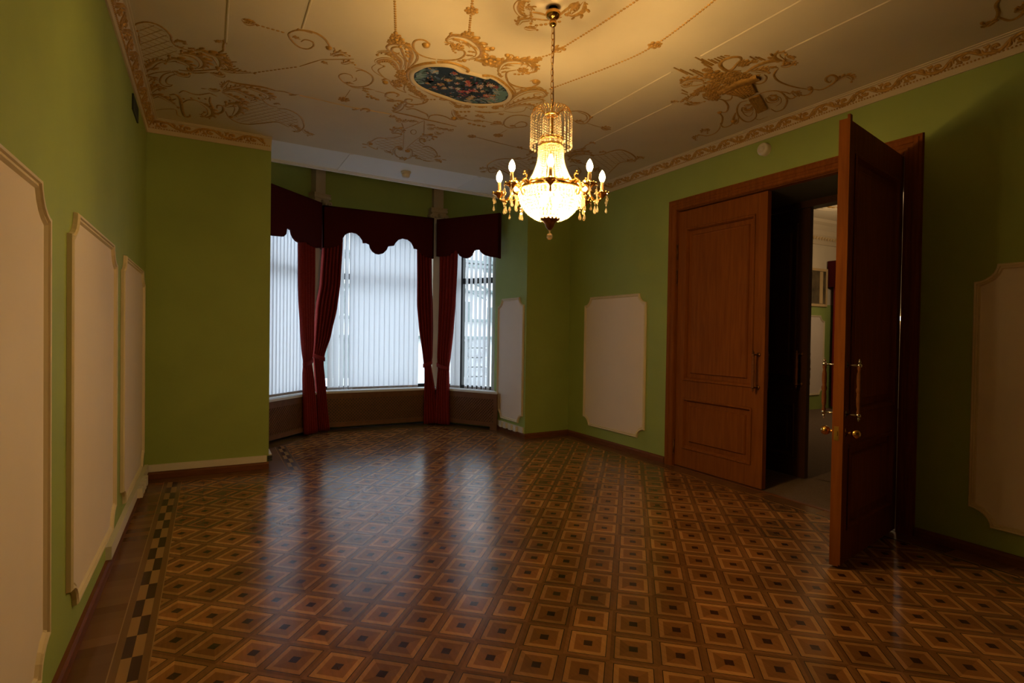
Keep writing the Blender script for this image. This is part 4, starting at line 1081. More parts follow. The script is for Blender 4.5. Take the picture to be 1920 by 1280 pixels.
for i, mm in enumerate(pm_): mm.name = ['dark_ground_paint', 'teal_sky_paint', 'cream_petal_paint', 'orange_petal_paint', 'crimson_petal_paint', 'ochre_petal_paint', 'dark_leaf_paint', 'slate_blue_paint', 'salmon_petal_paint', 'grey_blue_paint'][i]
cv = MB(); z = ZC-.004
n = len(cv.v); P2 = crom(pts+[pts[0]], 3)[:-1]
cv.v.append((pc_.x, pc_.y, z)); cv.v += [(p.x, p.y, z) for p in P2]; K = len(P2)
for i in range(K): cv.face((0, 1+i, 1+(i+1) % K), 0)
def inside(x, y):
    c = False
    for i in range(K):
        a, b_ = P2[i], P2[i-1]
        if (a.y > y) != (b_.y > y) and x < (b_.x-a.x)*(y-a.y)/(b_.y-a.y)+a.x: c = not c
    return c
def dab(x, y, r, mi, lay, k=7, st=1.0, rot=0):
    q = [(x+r*math.cos(rot)*math.cos(2*PI*i/k)-r*st*math.sin(rot)*math.sin(2*PI*i/k), y+r*math.sin(rot)*math.cos(2*PI*i/k)+r*st*math.cos(rot)*math.sin(2*PI*i/k)) for i in range(k)]
    if all(inside(*e) for e in q): cv.poly([(e[0], e[1], z-.0004*lay) for e in q], mi)
def px(q): p = cp('P', q); return p.x, p.y
# teal sky at both ends
rnd = random.Random(11)
for k in range(260):
    left = k % 2
    q = (rnd.uniform(777, 806), rnd.uniform(124, 156)) if left else (rnd.uniform(918, 952), rnd.uniform(156, 191))
    if left and q[0] > 800-abs(q[1]-134)*.2: continue
    if not left and q[0] < 926+(q[1]-172)*-.8: continue
    dab(*px(q), rnd.uniform(.012, .04), rnd.choice([1, 1, 9]), 1+.002*k, 7, .6, rnd.uniform(0, 3))
for k in range(25): dab(*px((rnd.uniform(875, 925), rnd.uniform(183, 191))), rnd.uniform(.015, .04), rnd.choice([9, 1, 2]), 2, 7, .35, rnd.uniform(-.3, .5))
rnd = random.Random(5)
for k in range(150):                       # leaves
    x, y = px((rnd.uniform(788, 938), rnd.uniform(128, 190))); dab(x, y, rnd.uniform(.02, .05), rnd.choice([0, 0, 6, 7]), 3, 5, .3, rnd.uniform(0, 3))
def flower(q, r, mi, ci=5):
    x, y = px(q)
    for k in range(14):
        a = 2*PI*k/14+rnd.uniform(-.2, .2); e = r*rnd.uniform(.35, .75); dab(x+e*math.cos(a), y+e*math.sin(a), r*rnd.uniform(.28, .42), mi if k % 4 else rnd.choice([mi, 0, 8, 5]), 4+.05*k, 6, .42, a)
    dab(x, y, r*.35, ci, 6, 6)
for q, r, mi, ci in (((812, 130), .06, 7, 9), ((815, 133), .05, 9, 2), ((805, 142), .045, 7, 0), ((852, 136), .035, 3, 4), ((862, 145), .045, 2, 5), ((841, 149), .045, 5, 2), ((826, 157), .045, 5, 3), ((833, 164), .04, 5, 2), ((878, 152), .045, 3, 4), ((879, 158), .04, 3, 3), ((857, 155), .03, 2, 2),
                     ((846, 163), .035, 2, 9), ((859, 165), .035, 2, 2), ((865, 170), .04, 4, 3), ((883, 168), .045, 4, 4), ((876, 171), .035, 4, 8), ((900, 160), .045, 8, 2), ((920, 159), .05, 8, 2), ((930, 162), .035, 4, 4), ((912, 178), .045, 3, 8), ((892, 170), .035, 3, 8), ((885, 180), .045, 5, 2), ((880, 184), .04, 5, 2), ((870, 177), .04, 4, 0), ((802, 155), .03, 5, 3), ((815, 162), .03, 3, 5), ((905, 170), .03, 8, 5), ((925, 178), .03, 5, 3)):
    flower(q, r*.8, mi, ci)
for k in range(260):
    x, y = px((rnd.uniform(800, 935), rnd.uniform(134, 188))); dab(x, y, rnd.uniform(.005, .016), rnd.choice([2, 5, 8, 3, 9, 0, 0, 6, 6, 7, 4]), 7, 5, .45, rnd.uniform(0, 3))
part(cv, 'painted_canvas', pm_, pt)
fm = MB()
ctr = Vector((pc_.x, pc_.y, ZC))
sc_ = [Vector((p.x, p.y, ZC-.0005))+(Vector((p.x, p.y, 0))-Vector((pc_.x, pc_.y, 0))).normalized()*.020 for p in P2]
ribbon(fm, sc_+[sc_[0]], .020, DOWN, .8); part(fm, 'cream_border', M['cornice'], pt, True, 'cream border moulding')
fm = MB()
for cr, P_, w_ in (('E', [(0, 510), (150, 515), (280, 550), (380, 600), (385, 635), (365, 620)], .014), ('E', [(545, 695), (600, 680), (700, 695), (820, 760), (910, 850), (950, 910), (930, 970), (860, 1010)], .015), ('E', [(870, 700), (900, 780), (970, 860), (980, 920), (900, 1000)], .008),
                   ('C', [(1740, 450), (1560, 470), (1400, 520), (1320, 580), (1310, 650), (1370, 740), (1500, 830), (1650, 910), (1760, 960)], .014), ('E', [(0, 940), (150, 990), (350, 1040), (600, 1055), (800, 1040), (870, 1010)], .012)):
    Q = crom([cp(cr, q) for q in P_], 5); ribbon(fm, Q, w_, DOWN, .8)
part(fm, 'gilt_frame_moulding', M['gold'], pt, True, 'gilt frame moulding')

# --- plumes, shells and garlands round the painting
m = Motif('plume_ornament', 'gilded plume and cornucopia relief at the left end of the ceiling painting')
S = lambda *p, w=.011: m.s('C', p, w)
L = lambda *p, w=.03: m.l('C', p, w)
S((1050, 300), (1000, 230), (1050, 185), (1180, 180), (1300, 190), (1390, 250), (1430, 300), (1460, 370), (1440, 440), (1340, 540), w=.018); S((1280, 560), (1290, 440), (1240, 310), (1200, 230), (1100, 230), (1080, 280), (1130, 330), (1200, 310), w=.016)
L((1310, 560), (1370, 420), (1380, 320), (1320, 230), (1200, 215), w=.045); L((1220, 560), (1220, 450), (1160, 370), (1050, 310), (900, 300), (860, 340), w=.042); L((1170, 610), (1160, 530), (1090, 440), (980, 410), (870, 430), (870, 470), (960, 510), w=.038)
S((960, 520), (880, 560), (890, 610), (960, 680), (1040, 720), w=.009); S((840, 480), (780, 530), (810, 590), (900, 650), (1000, 700), w=.007)
m.r('C', (1150, 130), .06); m.r('C', (1140, 65), .04); m.c('C', (1135, 12), .016); L((1230, 180), (1300, 190), (1350, 210), w=.028); m.r('C', (1065, 150), .03)
m.r('C', (1240, 610), .05)
for q in ((1190, 660), (1270, 715), (1215, 740), (1140, 750), (1165, 800), (1230, 690)): m.r('C', q, .04)
S((1040, 720), (1080, 790), (1150, 850), (1290, 910), w=.012); S((1290, 910), (1260, 850), (1290, 760), w=.010); L((930, 730), (975, 705), (1020, 715), w=.02); m.c('C', (980, 750), .025)
for q in ((1300, 775), (1370, 825), (1390, 870), (1450, 900), (1480, 930), (1540, 960)): m.r('C', q, .038)
S((1320, 930), (1400, 965), (1500, 1000), w=.010); S((1600, 990), (1610, 1030), (1560, 1065), (1450, 1085), (1330, 1075), (1280, 1040), (1300, 1005), (1380, 1010), (1370, 1040), w=.016); L((1500, 1000), (1560, 1010), (1550, 1050), w=.03); S((1410, 1110), (1340, 1125), (1280, 1110), (1310, 1075), (1400, 1100), w=.014)
S((1560, 190), (1600, 210), (1640, 180), (1560, 120), (1450, 120), (1400, 170), (1410, 260), (1480, 330), (1600, 380), (1740, 410), w=.014); m.c('C', (1590, 190), .03)
m.bd('C', [(1620, 1010), (1760, 1010)], .028, .012)
m.done()
m = Motif('shell_ornament', 'gilded curled shell with a rose behind the far-left edge of the ceiling painting')
S = lambda *p, w=.011: m.s('E', p, w)
L = lambda *p, w=.03: m.l('E', p, w)
L((110, 240), (180, 185), (330, 195), (460, 250), (540, 330), (560, 400), (520, 450), (440, 475), (340, 490), w=.062)
S((105, 235), (180, 170), (330, 178), (470, 230), (570, 330), (580, 400), (530, 450), w=.014)
for P_ in (((180, 230), (250, 240), (310, 290)), ((300, 260), (370, 290), (410, 340)), ((400, 300), (470, 330), (520, 370)), ((380, 380), (440, 385), (510, 410)), ((360, 430), (420, 430), (490, 450))): L(*P_, w=.018)
L((210, 270), (150, 275), (115, 240), w=.03); m.r('E', (255, 322), .05); m.bd('E', [(185, 330), (200, 370), (235, 398)], .024, .011); S((280, 360), (330, 370), (350, 410), (320, 450), (250, 480), (120, 490), (0, 480), w=.014)
L((470, 190), (500, 230), (540, 190), w=.02); S((580, 365), (610, 322), (690, 335), w=.010); m.c('E', (692, 340), .022); m.r('E', (395, 155), .04); L((300, 150), (340, 158), (370, 160), w=.014); L((470, 480), (510, 495), (550, 490), w=.024); L((260, 490), (290, 505), (330, 490), w=.02)
m.done()
m = Motif('rose_ornament', 'single gilded rose between the two shells behind the ceiling painting'); m.r('E', (670, 500), .085); m.l('E', [(590, 480), (610, 465), (650, 455)], .02); m.l('E', [(700, 455), (750, 475), (770, 510)], .02); m.done()
m = Motif('shell_ornament', 'gilded curled shell with a rose behind the right half of the ceiling painting')
L((770, 640), (790, 560), (850, 510), (940, 495), (1080, 500), (1180, 525), (1240, 580), (1220, 630), (1150, 650), w=.056); S((765, 640), (775, 560), (840, 495), (950, 475), (1090, 475), (1200, 510), (1260, 580), (1240, 635), (1150, 655), w=.013)
for P_ in (((810, 650), (850, 635), (900, 650)), ((800, 610), (860, 590), (930, 600)), ((830, 565), (900, 555), (980, 565)), ((1040, 500), (1080, 530), (1050, 570)), ((1110, 510), (1150, 550), (1120, 590)), ((1180, 540), (1210, 580), (1170, 620))): L(*P_, w=.017)
m.r('E', (1080, 615), .045); S((880, 428), (930, 420), (960, 440), (970, 475), w=.010); m.c('E', (885, 425), .022); L((1130, 475), (1155, 450), (1175, 460), w=.02); L((720, 570), (760, 575), (790, 560), w=.02); L((770, 640), (800, 695), (840, 685), w=.022)
S((1000, 612), (890, 635), (868, 690), (900, 770), (1000, 820), (1150, 840), (1260, 800), (1290, 760), (1240, 735), (1170, 755), w=.014); m.c('E', (1240, 755), .03); m.bd('E', [(980, 665), (1050, 668), (1125, 655)], .03, .014); m.r('E', (1220, 495), .035); m.r('E', (1270, 475), .035)
m.done()
m = Motif('plume_ornament', 'gilded triple plume relief at the right end of the ceiling painting')
L((860, 1080), (960, 960), (1080, 890), (1220, 865), (1340, 885), (1370, 930), (1300, 950), w=.042); S((850, 1060), (960, 940), (1090, 865), (1230, 840), (1350, 870), (1385, 920), (1330, 960), (1230, 945), (1230, 915), (1300, 915), w=.012)
L((840, 1100), (980, 1030), (1120, 985), (1260, 975), (1340, 1010), (1260, 1040), w=.038); L((840, 1120), (980, 1065), (1120, 1050), (1220, 1070), (1200, 1110), (1130, 1085), w=.032); S((950, 870), (1100, 840), (1280, 828), (1350, 865), w=.009); S((830, 1130), (960, 1150), (1090, 1130), (1120, 1080), w=.007)
m.done()
m = Motif('garland_ornament', 'gilded leaf garland along the near edge of the ceiling painting')
for P_ in (((220, 1080), (280, 1070), (340, 1090)), ((330, 1085), (400, 1060), (480, 1070)), ((470, 1065), (540, 1075), (620, 1080)), ((700, 1080), (760, 1070), (830, 1080)), ((20, 985), (80, 985), (170, 1000)), ((160, 1005), (200, 1040), (240, 1075))): L(*P_, w=.028)
for q in ((110, 975), (260, 1075), (730, 1090), (790, 1060), (380, 1075), (560, 1075)): m.r('E', q, .034)
m.bd('E', [(250, 1140), (340, 1140), (440, 1135)], .035, .018); L((470, 1130), (620, 1150), (830, 1140), w=.026); L((780, 1160), (810, 1175), (845, 1160), w=.022); L((200, 1110), (230, 1180), (290, 1230), (360, 1190), w=.04); L((480, 1195), (540, 1200), (590, 1230), w=.024); L((290, 1240), (340, 1225), (400, 1250), w=.02)
S((0, 1180), (80, 1195), (180, 1240), w=.010); S((330, 1215), (430, 1250), (580, 1262), w=.008); L((180, 1220), (210, 1235), (240, 1225), w=.02)
m.done()

# --- trophy motif next to the bay
m = Motif('trellis_ornament', 'gilded winged trellis relief on the ceiling edge in front of the bay')
S = lambda *p, w=.011: m.s('D', p, w)
L = lambda *p, w=.03: m.l('D', p, w)
S((280, 780), (340, 770), (430, 720), (540, 720), (620, 750), w=.014); S((560, 722), (700, 715), (780, 700), (850, 680), w=.012); S((340, 805), (300, 790), (270, 805), (290, 850), (360, 890), (430, 910), (430, 880), w=.016); L((170, 820), (220, 825), (265, 845), w=.024); L((180, 870), (220, 880), (245, 870), w=.022); m.c('D', (320, 815), .025)
m.lat('D', [(380, 780), (540, 740), (860, 720), (870, 960), (740, 900), (560, 930), (430, 880)], .065); m.lat('D', [(960, 880), (1150, 740), (1190, 830), (1340, 880), (1440, 980), (1420, 1080), (1200, 1080), (1050, 1000), (1020, 920)], .065)
S((840, 910), (840, 872), (780, 868), (730, 910), (725, 980), (780, 1040), (840, 1050), w=.020); m.c('D', (825, 895), .03); S((945, 945), (965, 905), (1005, 915), (1025, 980), (1000, 1050), (930, 1080), w=.020); m.c('D', (950, 935), .03)
L((560, 920), (620, 960), (690, 990), w=.03); L((680, 905), (695, 950), (690, 1000), w=.03); L((830, 1090), (880, 1060), (930, 1065), w=.04); L((840, 1050), (880, 1080), (900, 1100), w=.03); L((1040, 1040), (1070, 1020), (1105, 1050), w=.036); L((1080, 1060), (1130, 1070), (1190, 1085), w=.028); L((1200, 1090), (1300, 1115), (1420, 1112), w=.026)
L((1420, 1060), (1470, 1030), (1505, 1035), w=.03); L((1430, 1100), (1480, 1110), (1525, 1135), w=.034); L((1540, 1090), (1580, 1092), (1625, 1105), w=.02); L((1420, 1080), (1460, 1090), (1540, 1080), w=.026)
S((1150, 730), (1165, 785), (1240, 832), w=.012); S((1215, 872), (1290, 860), (1380, 900), (1440, 960), (1465, 1015), w=.016)
L((700, 640), (720, 575), (800, 560), (860, 600), (840, 650), w=.05); S((690, 640), (760, 635), (860, 655), w=.016); L((1180, 700), (1260, 670), (1360, 690), (1320, 740), (1240, 770), w=.055); L((1145, 730), (1200, 735), (1260, 765), w=.03)
for P_ in (((890, 570), (1070, 495), (1240, 420)), ((890, 570), (880, 770), (875, 950)), ((1240, 420), (1235, 540), (1230, 650)), ((1200, 680), (1060, 780), (930, 900)), ((850, 460), (870, 510), (890, 560))): S(*P_, w=.008)
S(*[(1055+48*math.cos(a*PI/5), 615+38*math.sin(a*PI/5)) for a in range(11)], w=.009)
m.done()
m = Motif('bar_ornament', 'gilded bar with two arcs and leaf tufts above the trellis relief near the bay')
S((700, 268), (850, 300), (1050, 345), (1250, 398), (1450, 440), (1790, 520), w=.018); L((700, 270), (780, 215), (840, 150), (865, 105), w=.05); S((930, 228), (1050, 215), (1170, 260), (1280, 310), (1300, 355), w=.014); S((1310, 390), (1340, 340), (1440, 320), (1560, 340), (1640, 370), (1680, 400), w=.014); S((1640, 370), (1690, 395), (1760, 400), (1800, 380), (1760, 360), w=.014); m.c('D', (1750, 375), .03)
for P_ in (((640, 360), (700, 350), (760, 375)), ((740, 390), (790, 400), (840, 405)), ((760, 440), (800, 435), (840, 420)), ((870, 450), (930, 420), (1000, 430)), ((980, 440), (1050, 430), (1125, 440)), ((1280, 480), (1350, 500), (1410, 500)), ((1300, 540), (1360, 565), (1420, 530)), ((1430, 525), (1500, 560), (1560, 560)), ((1540, 560), (1600, 570), (1640, 570)), ((1440, 605), (1475, 650), (1560, 625)), ((1640, 590), (1700, 590), (1730, 570))): L(*P_, w=.03)
m.bd('D', [(265, 10), (380, 40), (490, 75)], .04, .018); L((590, 75), (680, 90), (780, 90), w=.022); S((770, 85), (840, 85), (915, 105), w=.016)
m.done()

# --- corner piece beyond the chandelier
m = Motif('corner_ornament', 'gilded shell and trellis relief in the far right ceiling corner behind the chandelier')
S = lambda *p, w=.011: m.s('H', p, w)
L = lambda *p, w=.03: m.l('H', p, w)
S((205, 665), (190, 620), (260, 570), (360, 550), (440, 552), (560, 552), (650, 520), w=.016); S((195, 640), (210, 690), (250, 695), (300, 680), w=.014); S((280, 690), (330, 672), (400, 700), (470, 750), (550, 770), (620, 740), (650, 700), w=.016); L((115, 665), (145, 645), (185, 655), w=.036); L((120, 680), (150, 690), (190, 670), w=.03); L((220, 670), (250, 645), (290, 665), w=.04); L((480, 555), (520, 540), (560, 550), w=.026)
m.lat('H', [(240, 620), (340, 570), (500, 570), (640, 560), (650, 680), (560, 750), (470, 730), (330, 650), (260, 660)], .07)
L((610, 520), (680, 480), (750, 490), w=.05); L((620, 565), (690, 540), (750, 540), w=.045); L((650, 610), (700, 590), (750, 600), w=.045); L((620, 745), (660, 680), (740, 670), w=.06); L((640, 480), (700, 465), (750, 470), w=.03)
L((980, 500), (1080, 490), (1180, 470), (1260, 480), (1310, 515), w=.055); L((1050, 570), (1090, 520), (1200, 500), (1290, 510), w=.05); L((1070, 590), (1110, 560), (1150, 590), (1230, 610), w=.05); L((1000, 520), (1060, 510), (1120, 500), w=.03); L((1040, 640), (1100, 620), (1180, 635), w=.016)
S((1290, 512), (1400, 505), (1500, 472), (1600, 455), (1700, 490), (1760, 540), (1750, 575), (1690, 585), w=.017); S((1690, 578), (1600, 590), (1540, 640), (1470, 710), w=.014); L((1375, 490), (1410, 475), (1445, 485), w=.03); L((1680, 580), (1710, 560), (1750, 575), w=.04); L((1775, 560), (1810, 530), (1840, 545), w=.042); m.lat('H', [(1290, 530), (1500, 490), (1620, 470), (1720, 530), (1680, 570), (1560, 600), (1470, 690), (1340, 700)], .07)
S((1000, 495), (1110, 460), (1200, 440), (1240, 405), (1290, 385), w=.013); L((1180, 440), (1210, 445), (1240, 430), w=.025); L((1270, 385), (1300, 380), (1330, 390), w=.03); L((1060, 790), (1110, 760), (1150, 790), w=.05); L((1330, 690), (1350, 650), (1380, 690), w=.04)
S((1150, 640), (1180, 690), (1130, 720), (1060, 730), w=.012); S((550, 440), (600, 450), (650, 465), w=.010); L((505, 435), (530, 430), (555, 445), w=.03)
m.done()
m = Motif('scroll_ornament', 'gilded ring scroll on the ceiling to the left of the chandelier crown')
S((690, 120), (600, 95), (520, 88), (440, 100), (380, 140), (365, 190), (420, 222), (480, 222), w=.012); S((480, 190), (540, 160), (600, 170), (600, 205), (520, 218), (430, 222), w=.012); L((430, 205), (465, 200), (495, 215), w=.026); S((405, 240), (360, 265), (320, 290), w=.006); m.r('H', (305, 302), .05); L((255, 300), (300, 295), (355, 310), w=.026)
for P_ in (((60, 100), (110, 95), (155, 120)), ((40, 145), (90, 150), (140, 155)), ((220, 190), (290, 180), (350, 190)), ((250, 160), (300, 165), (340, 175))): L(*P_, w=.03)
S((130, 145), (220, 165), (330, 185), w=.008); m.bd('H', [(0, 175), (60, 190), (190, 212)], .05, .018); m.r('H', (25, 312), .045); S((70, 320), (280, 375), (510, 432), w=.009)
m.done()
m = Motif('scroll_ornament', 'gilded ring scroll on the ceiling to the right of the chandelier crown')
S((1040, 50), (1160, 45), (1250, 75), (1278, 120), (1230, 175), (1150, 172), (1080, 125), w=.012); S((1150, 55), (1230, 85), (1245, 130), (1200, 160), w=.009); L((1120, 160), (1160, 150), (1205, 165), w=.03); S((1250, 175), (1330, 200), (1410, 222), w=.007); L((1400, 235), (1440, 215), (1490, 220), w=.032); L((1410, 225), (1450, 240), (1490, 238), w=.03); m.c('H', (1290, 105), .02)
m.done()

# --- basket of flowers on the right
m = Motif('basket_ornament', 'gilded flower basket relief with rays and vines on the right of the ceiling')
S = lambda *p, w=.011: m.s('F', p, w)
L = lambda *p, w=.03: m.l('F', p, w)
for a_, b_ in (((150, 310), (330, 400)), ((230, 330), (400, 410)), ((350, 335), (520, 425)), ((390, 335), (530, 400)), ((420, 180), (640, 290)), ((500, 200), (660, 280)), ((530, 270), (640, 325)), ((580, 205), (690, 260)), ((620, 210), (710, 255)), ((660, 195), (770, 245)), ((700, 180), (770, 210)), ((740, 165), (800, 190)), ((790, 160), (860, 165)), ((260, 430), (310, 455)), ((235, 455), (275, 475)), ((250, 590), (330, 630)), ((250, 632), (330, 655)), ((1110, 170), (1190, 215)), ((1180, 175), (1270, 220)), ((1215, 180), (1310, 220)), ((1130, 245), (1210, 250)), ((440, 350), (540, 400)), ((500, 240), (620, 310))):
    m.s('F', [a_, ((a_[0]+b_[0])/2, (a_[1]+b_[1])/2), b_], .011, False)
S((1010, 215), (990, 182), (900, 180), (800, 210), (745, 260), (760, 310), (830, 352), (900, 330), (960, 262), (1010, 215), w=.024); S((830, 350), (920, 358), (1010, 352), w=.016); m.r('F', (1045, 262), .05); L((1000, 250), (1050, 235), (1100, 250), w=.03)
L((250, 520), (290, 480), (400, 455), (500, 470), (545, 505), w=.05); L((250, 530), (330, 540), (385, 490), w=.036); S((350, 545), (430, 540), (520, 520), w=.010)
for q, r in (((650, 402), .075), ((740, 412), .05), ((820, 402), .05), ((905, 392), .05), ((700, 462), .045), ((790, 478), .055), ((855, 475), .05), ((935, 442), .055), ((1010, 410), .055), ((880, 525), .06), ((960, 500), .055), ((660, 540), .055), ((725, 575), .05), ((645, 610), .06), ((600, 650), .055), ((665, 695), .055), ((525, 580), .045), ((470, 605), .04), ((420, 650), .04), ((580, 590), .05), ((560, 340), .03), ((600, 352), .03), ((1060, 420), .05), ((820, 560), .055), ((700, 640), .05)):
    m.r('F', q, r)
L((330, 740), (340, 700), (400, 660), (465, 645), w=.03); L((330, 740), (430, 770), (545, 740), w=.034); L((290, 760), (350, 780), (440, 785), w=.026); L((500, 620), (560, 560), (640, 540), w=.04); L((540, 660), (620, 690), (700, 720), w=.05); L((130, 760), (160, 745), (210, 742), w=.03); L((240, 755), (280, 720), (315, 680), w=.022); L((560, 500), (640, 500), (720, 530), w=.04)
bw = m.b('woven_basket')
poly_ = [cp('F', q) for q in ((740, 615), (860, 560), (1000, 510), (1130, 475), (1195, 610), (1120, 655), (1040, 685), (920, 630), (830, 612))]
bw.slab(poly_, (0, 0, -.020))
ed = [cp('F', q) for q in ((740, 610), (870, 545), (1000, 490), (1130, 455), (1225, 420))]
ribbon(bw, crom(ed, 4), .040, DOWN, .7, 0, 2)
for i in range(9):
    f = i/8; a_ = cp('F', (740+455*f*.98, 612-10*f)); q0 = Vector(cp('F', (760+370*f, 600-115*f))); q1 = Vector(cp('F', (950+230*f, 640-25*f+40*(1-abs(2*f-1)))))
    q0.z = q1.z = ZC-.019; ribbon(bw, [q0, (q0+q1)/2, q1], .007, DOWN, .8)
for i in range(6):
    f = i/5; q0 = Vector(cp('F', (760+180*f, 612+20*f))); q1 = Vector(cp('F', (1135+60*f, 480+125*f))); q0.z = q1.z = ZC-.020; ribbon(bw, [q0, (q0+q1)/2, q1], .006, DOWN, .8)
m.s('F', [(1030, 697), (1120, 655), (1212, 612)], .022, False)
ft = [cp('F', q) for q in ((1100, 700), (1240, 645), (1335, 820), (1215, 872))]
bw.slab(ft, (0, 0, -.012))
for i in range(8):
    f = (i+.5)/8; q0 = ft[0]+(ft[1]-ft[0])*f; q1 = ft[3]+(ft[2]-ft[3])*f; q0 = q0+DOWN*.012; q1 = q1+DOWN*.012; ribbon(bw, [q0, (q0+q1)/2, q1], .009, DOWN, .8)
S((770, 725), (840, 722), (885, 700), (895, 650), w=.008); S((800, 735), (860, 730), (905, 690), w=.006); S((1150, 505), (1230, 520), (1305, 490), (1330, 435), (1295, 400), w=.012)
S((700, 700), (790, 730), (842, 800), (820, 870), (735, 882), w=.013); m.c('F', (735, 876), .022); S((735, 885), (772, 940), (765, 1010), (745, 1045), w=.013); S((745, 1010), (760, 1050), (800, 1066), (870, 1045), (905, 1000), (940, 880), w=.013); S((745, 1050), (730, 1090), (680, 1140), (580, 1175), (480, 1165), (430, 1190), (432, 1230), (460, 1222), w=.012); L((505, 1140), (535, 1100), (575, 1105), (582, 1140), w=.034); L((420, 1220), (430, 1185), (470, 1160), w=.03)
S((1090, 730), (1000, 755), (957, 830), (972, 920), (1050, 990), (1130, 992), (1195, 935), (1190, 850), w=.013); S((1020, 810), (1030, 880), (1080, 925), (1130, 920), (1160, 870), w=.007); L((1030, 810), (1070, 855), (1120, 850), (1145, 810), w=.045); L((1050, 780), (1100, 790), (1130, 770), w=.03); S((940, 880), (905, 960), (915, 1020), (965, 1010), (976, 940), w=.012); m.c('F', (915, 985), .03); S((1190, 960), (1240, 970), (1347, 930), w=.006)
G = lambda *p, w=.011: m.s('G', p, w)
GL = lambda *p, w=.03: m.l('G', p, w)
GL((600, 280), (500, 260), (425, 215), (450, 165), (550, 140), (590, 175), w=.042); GL((510, 350), (600, 335), (625, 300), (560, 265), w=.045); GL((600, 190), (650, 230), (700, 240), w=.034); GL((640, 340), (690, 310), (730, 325), w=.036)
G((0, 440), (120, 360), (280, 290), (380, 262), (470, 255), w=.028); G((140, 350), (320, 300), (480, 275), w=.012); GL((60, 430), (170, 410), (260, 430), (335, 450), w=.04); GL((170, 400), (260, 380), (330, 395), w=.034); GL((340, 375), (400, 365), (480, 380), w=.026); GL((50, 300), (110, 280), (150, 290), w=.03); G((100, 500), (170, 490), (190, 470), w=.02)
G((480, 385), (425, 440), (410, 495), (470, 570), (600, 630), (750, 670), (905, 695), w=.014); G((905, 672), (960, 660), (985, 710), (940, 770), (860, 790), (770, 785), w=.013); GL((660, 760), (720, 740), (765, 790), (720, 810), w=.034); G((655, 770), (590, 745), (500, 728), w=.012); G((200, 760), (330, 725), (470, 725), (560, 780), (605, 860), (590, 930), (540, 1000), (440, 1030), (360, 990), w=.013); G((590, 800), (640, 838), (720, 830), w=.012); G((440, 790), (510, 830), (510, 900), (440, 950), w=.006)
G((1000, 700), (1120, 702), (1250, 640), (1340, 570), (1345, 515), (1275, 482), (1200, 520), (1190, 570), (1240, 595), (1270, 560), w=.017); GL((1345, 585), (1420, 520), (1520, 490), (1590, 530), (1570, 585), w=.036); GL((300, 815), (370, 870), (430, 860), (455, 810), w=.045); GL((330, 790), (390, 800), (440, 795), w=.03); m.c('G', (950, 690), .02)
m.done()

# --- ropes, straight mouldings, medallion and the piece at the upper right edge
for lab, P_ in (('gilded bead rope rising from the left plume of the ceiling painting', [(736, -60), (740, 0), (742, 65)]), ('gilded bead rope rising from the far-left shell behind the ceiling painting', [(893, -50), (886, 0), (880, 55)]),
                ('gilded bead rope running from the right shell up to the frame top', [(1290, -70), (1195, 0), (1048, 93), (1010, 108)]), ('gilded bead rope with a knot running from the right plume to the frame top', [(1430, -80), (1340, 0), (1228, 84), (1150, 122), (1030, 167)])):
    m = Motif('rope_ornament', lab, 'bead ropes on the ceiling'); m.bd('P', P_, .026, .011)
    if 'knot' in lab: m.r('P', (1228, 84), .05)
    elif 'right shell' in lab: m.l('P', [(1038, 96), (1048, 92), (1058, 92)], .05)
    elif 'far-left' in lab: m.r('P', (884, 20), .045)
    m.done()
for nm, lab, x, y0, y1 in (('ceiling_rib', 'straight cream ceiling rib nearest the left wall', .093, -.4, 4.34), ('ceiling_rib', 'straight cream ceiling rib ending at the open ring scroll', .526, -.4, 3.90),
                           ('ceiling_rib', 'straight cream ceiling rib from the basket rays toward the camera', 3.032, -.4, 2.86), ('ceiling_rib', 'straight cream ceiling rib from the basket rays toward the chandelier', 3.028, 3.14, 4.14), ('ceiling_rib', 'straight cream ceiling rib leaving the right end of the basket arch', 3.475, -.4, 2.52), ('ceiling_rib', 'straight cream ceiling rib leaving the leaf tip left of the basket', 3.455, 3.57, 4.66)):
    b = MB(); ribbon(b, [(x, y0+(y1-y0)*i/4, ZC-.0005) for i in range(5)], .008, DOWN, .8); tag(b.build(nm, M['cream'], None, False, (x, (y0+y1)/2, ZC)), lab, 'ceiling moulding', 'straight ribs on the ceiling')
b = MB(); ribbon(b, [cp('P', q) for q in ((561, 178), (600, 187), (660, 201), (735, 214))], .007, DOWN, .9); c_ = cp('P', (650, 198)); tag(b.build('ceiling_rib', M['paleglld'], None, False, (c_.x, c_.y, ZC)), 'thin gilt ceiling line running from the corner shell toward the bar with arcs', 'ceiling moulding', 'straight ribs on the ceiling')
m = Motif('medallion_ornament', 'gilded leaf medallion on the ceiling round the chandelier hook')
L = lambda *p, w=.03: m.l('Y', p, w)
S = lambda *p, w=.011: m.s('Y', p, w)
L((1300, 10), (1240, 10), (1210, 55), (1240, 110), (1300, 105), w=.036); L((1260, 60), (1300, 50), (1300, 90), w=.03); L((1205, 180), (1225, 140), (1300, 135), (1300, 165), w=.036); L((1250, 195), (1300, 200), (1345, 210), w=.03); m.bd('Y', [(1340, 178), (1440, 165), (1530, 145)], .03, .014); S((1310, 85), (1370, 95), (1420, 112), w=.016)
L((1680, 10), (1665, 75), (1600, 110), (1550, 100), w=.045); L((1640, 20), (1600, 50), (1570, 90), w=.04); S((1500, 110), (1560, 60), (1640, 10), w=.016); S((1210, 50), (1225, 0), (1280, -50), w=.012); L((1280, -60), (1340, -80), (1400, -60), w=.036); L((1680, 0), (1690, -40), (1640, -80), w=.036); S((1310, 130), (1420, 140), (1520, 120), w=.012)
m.done()
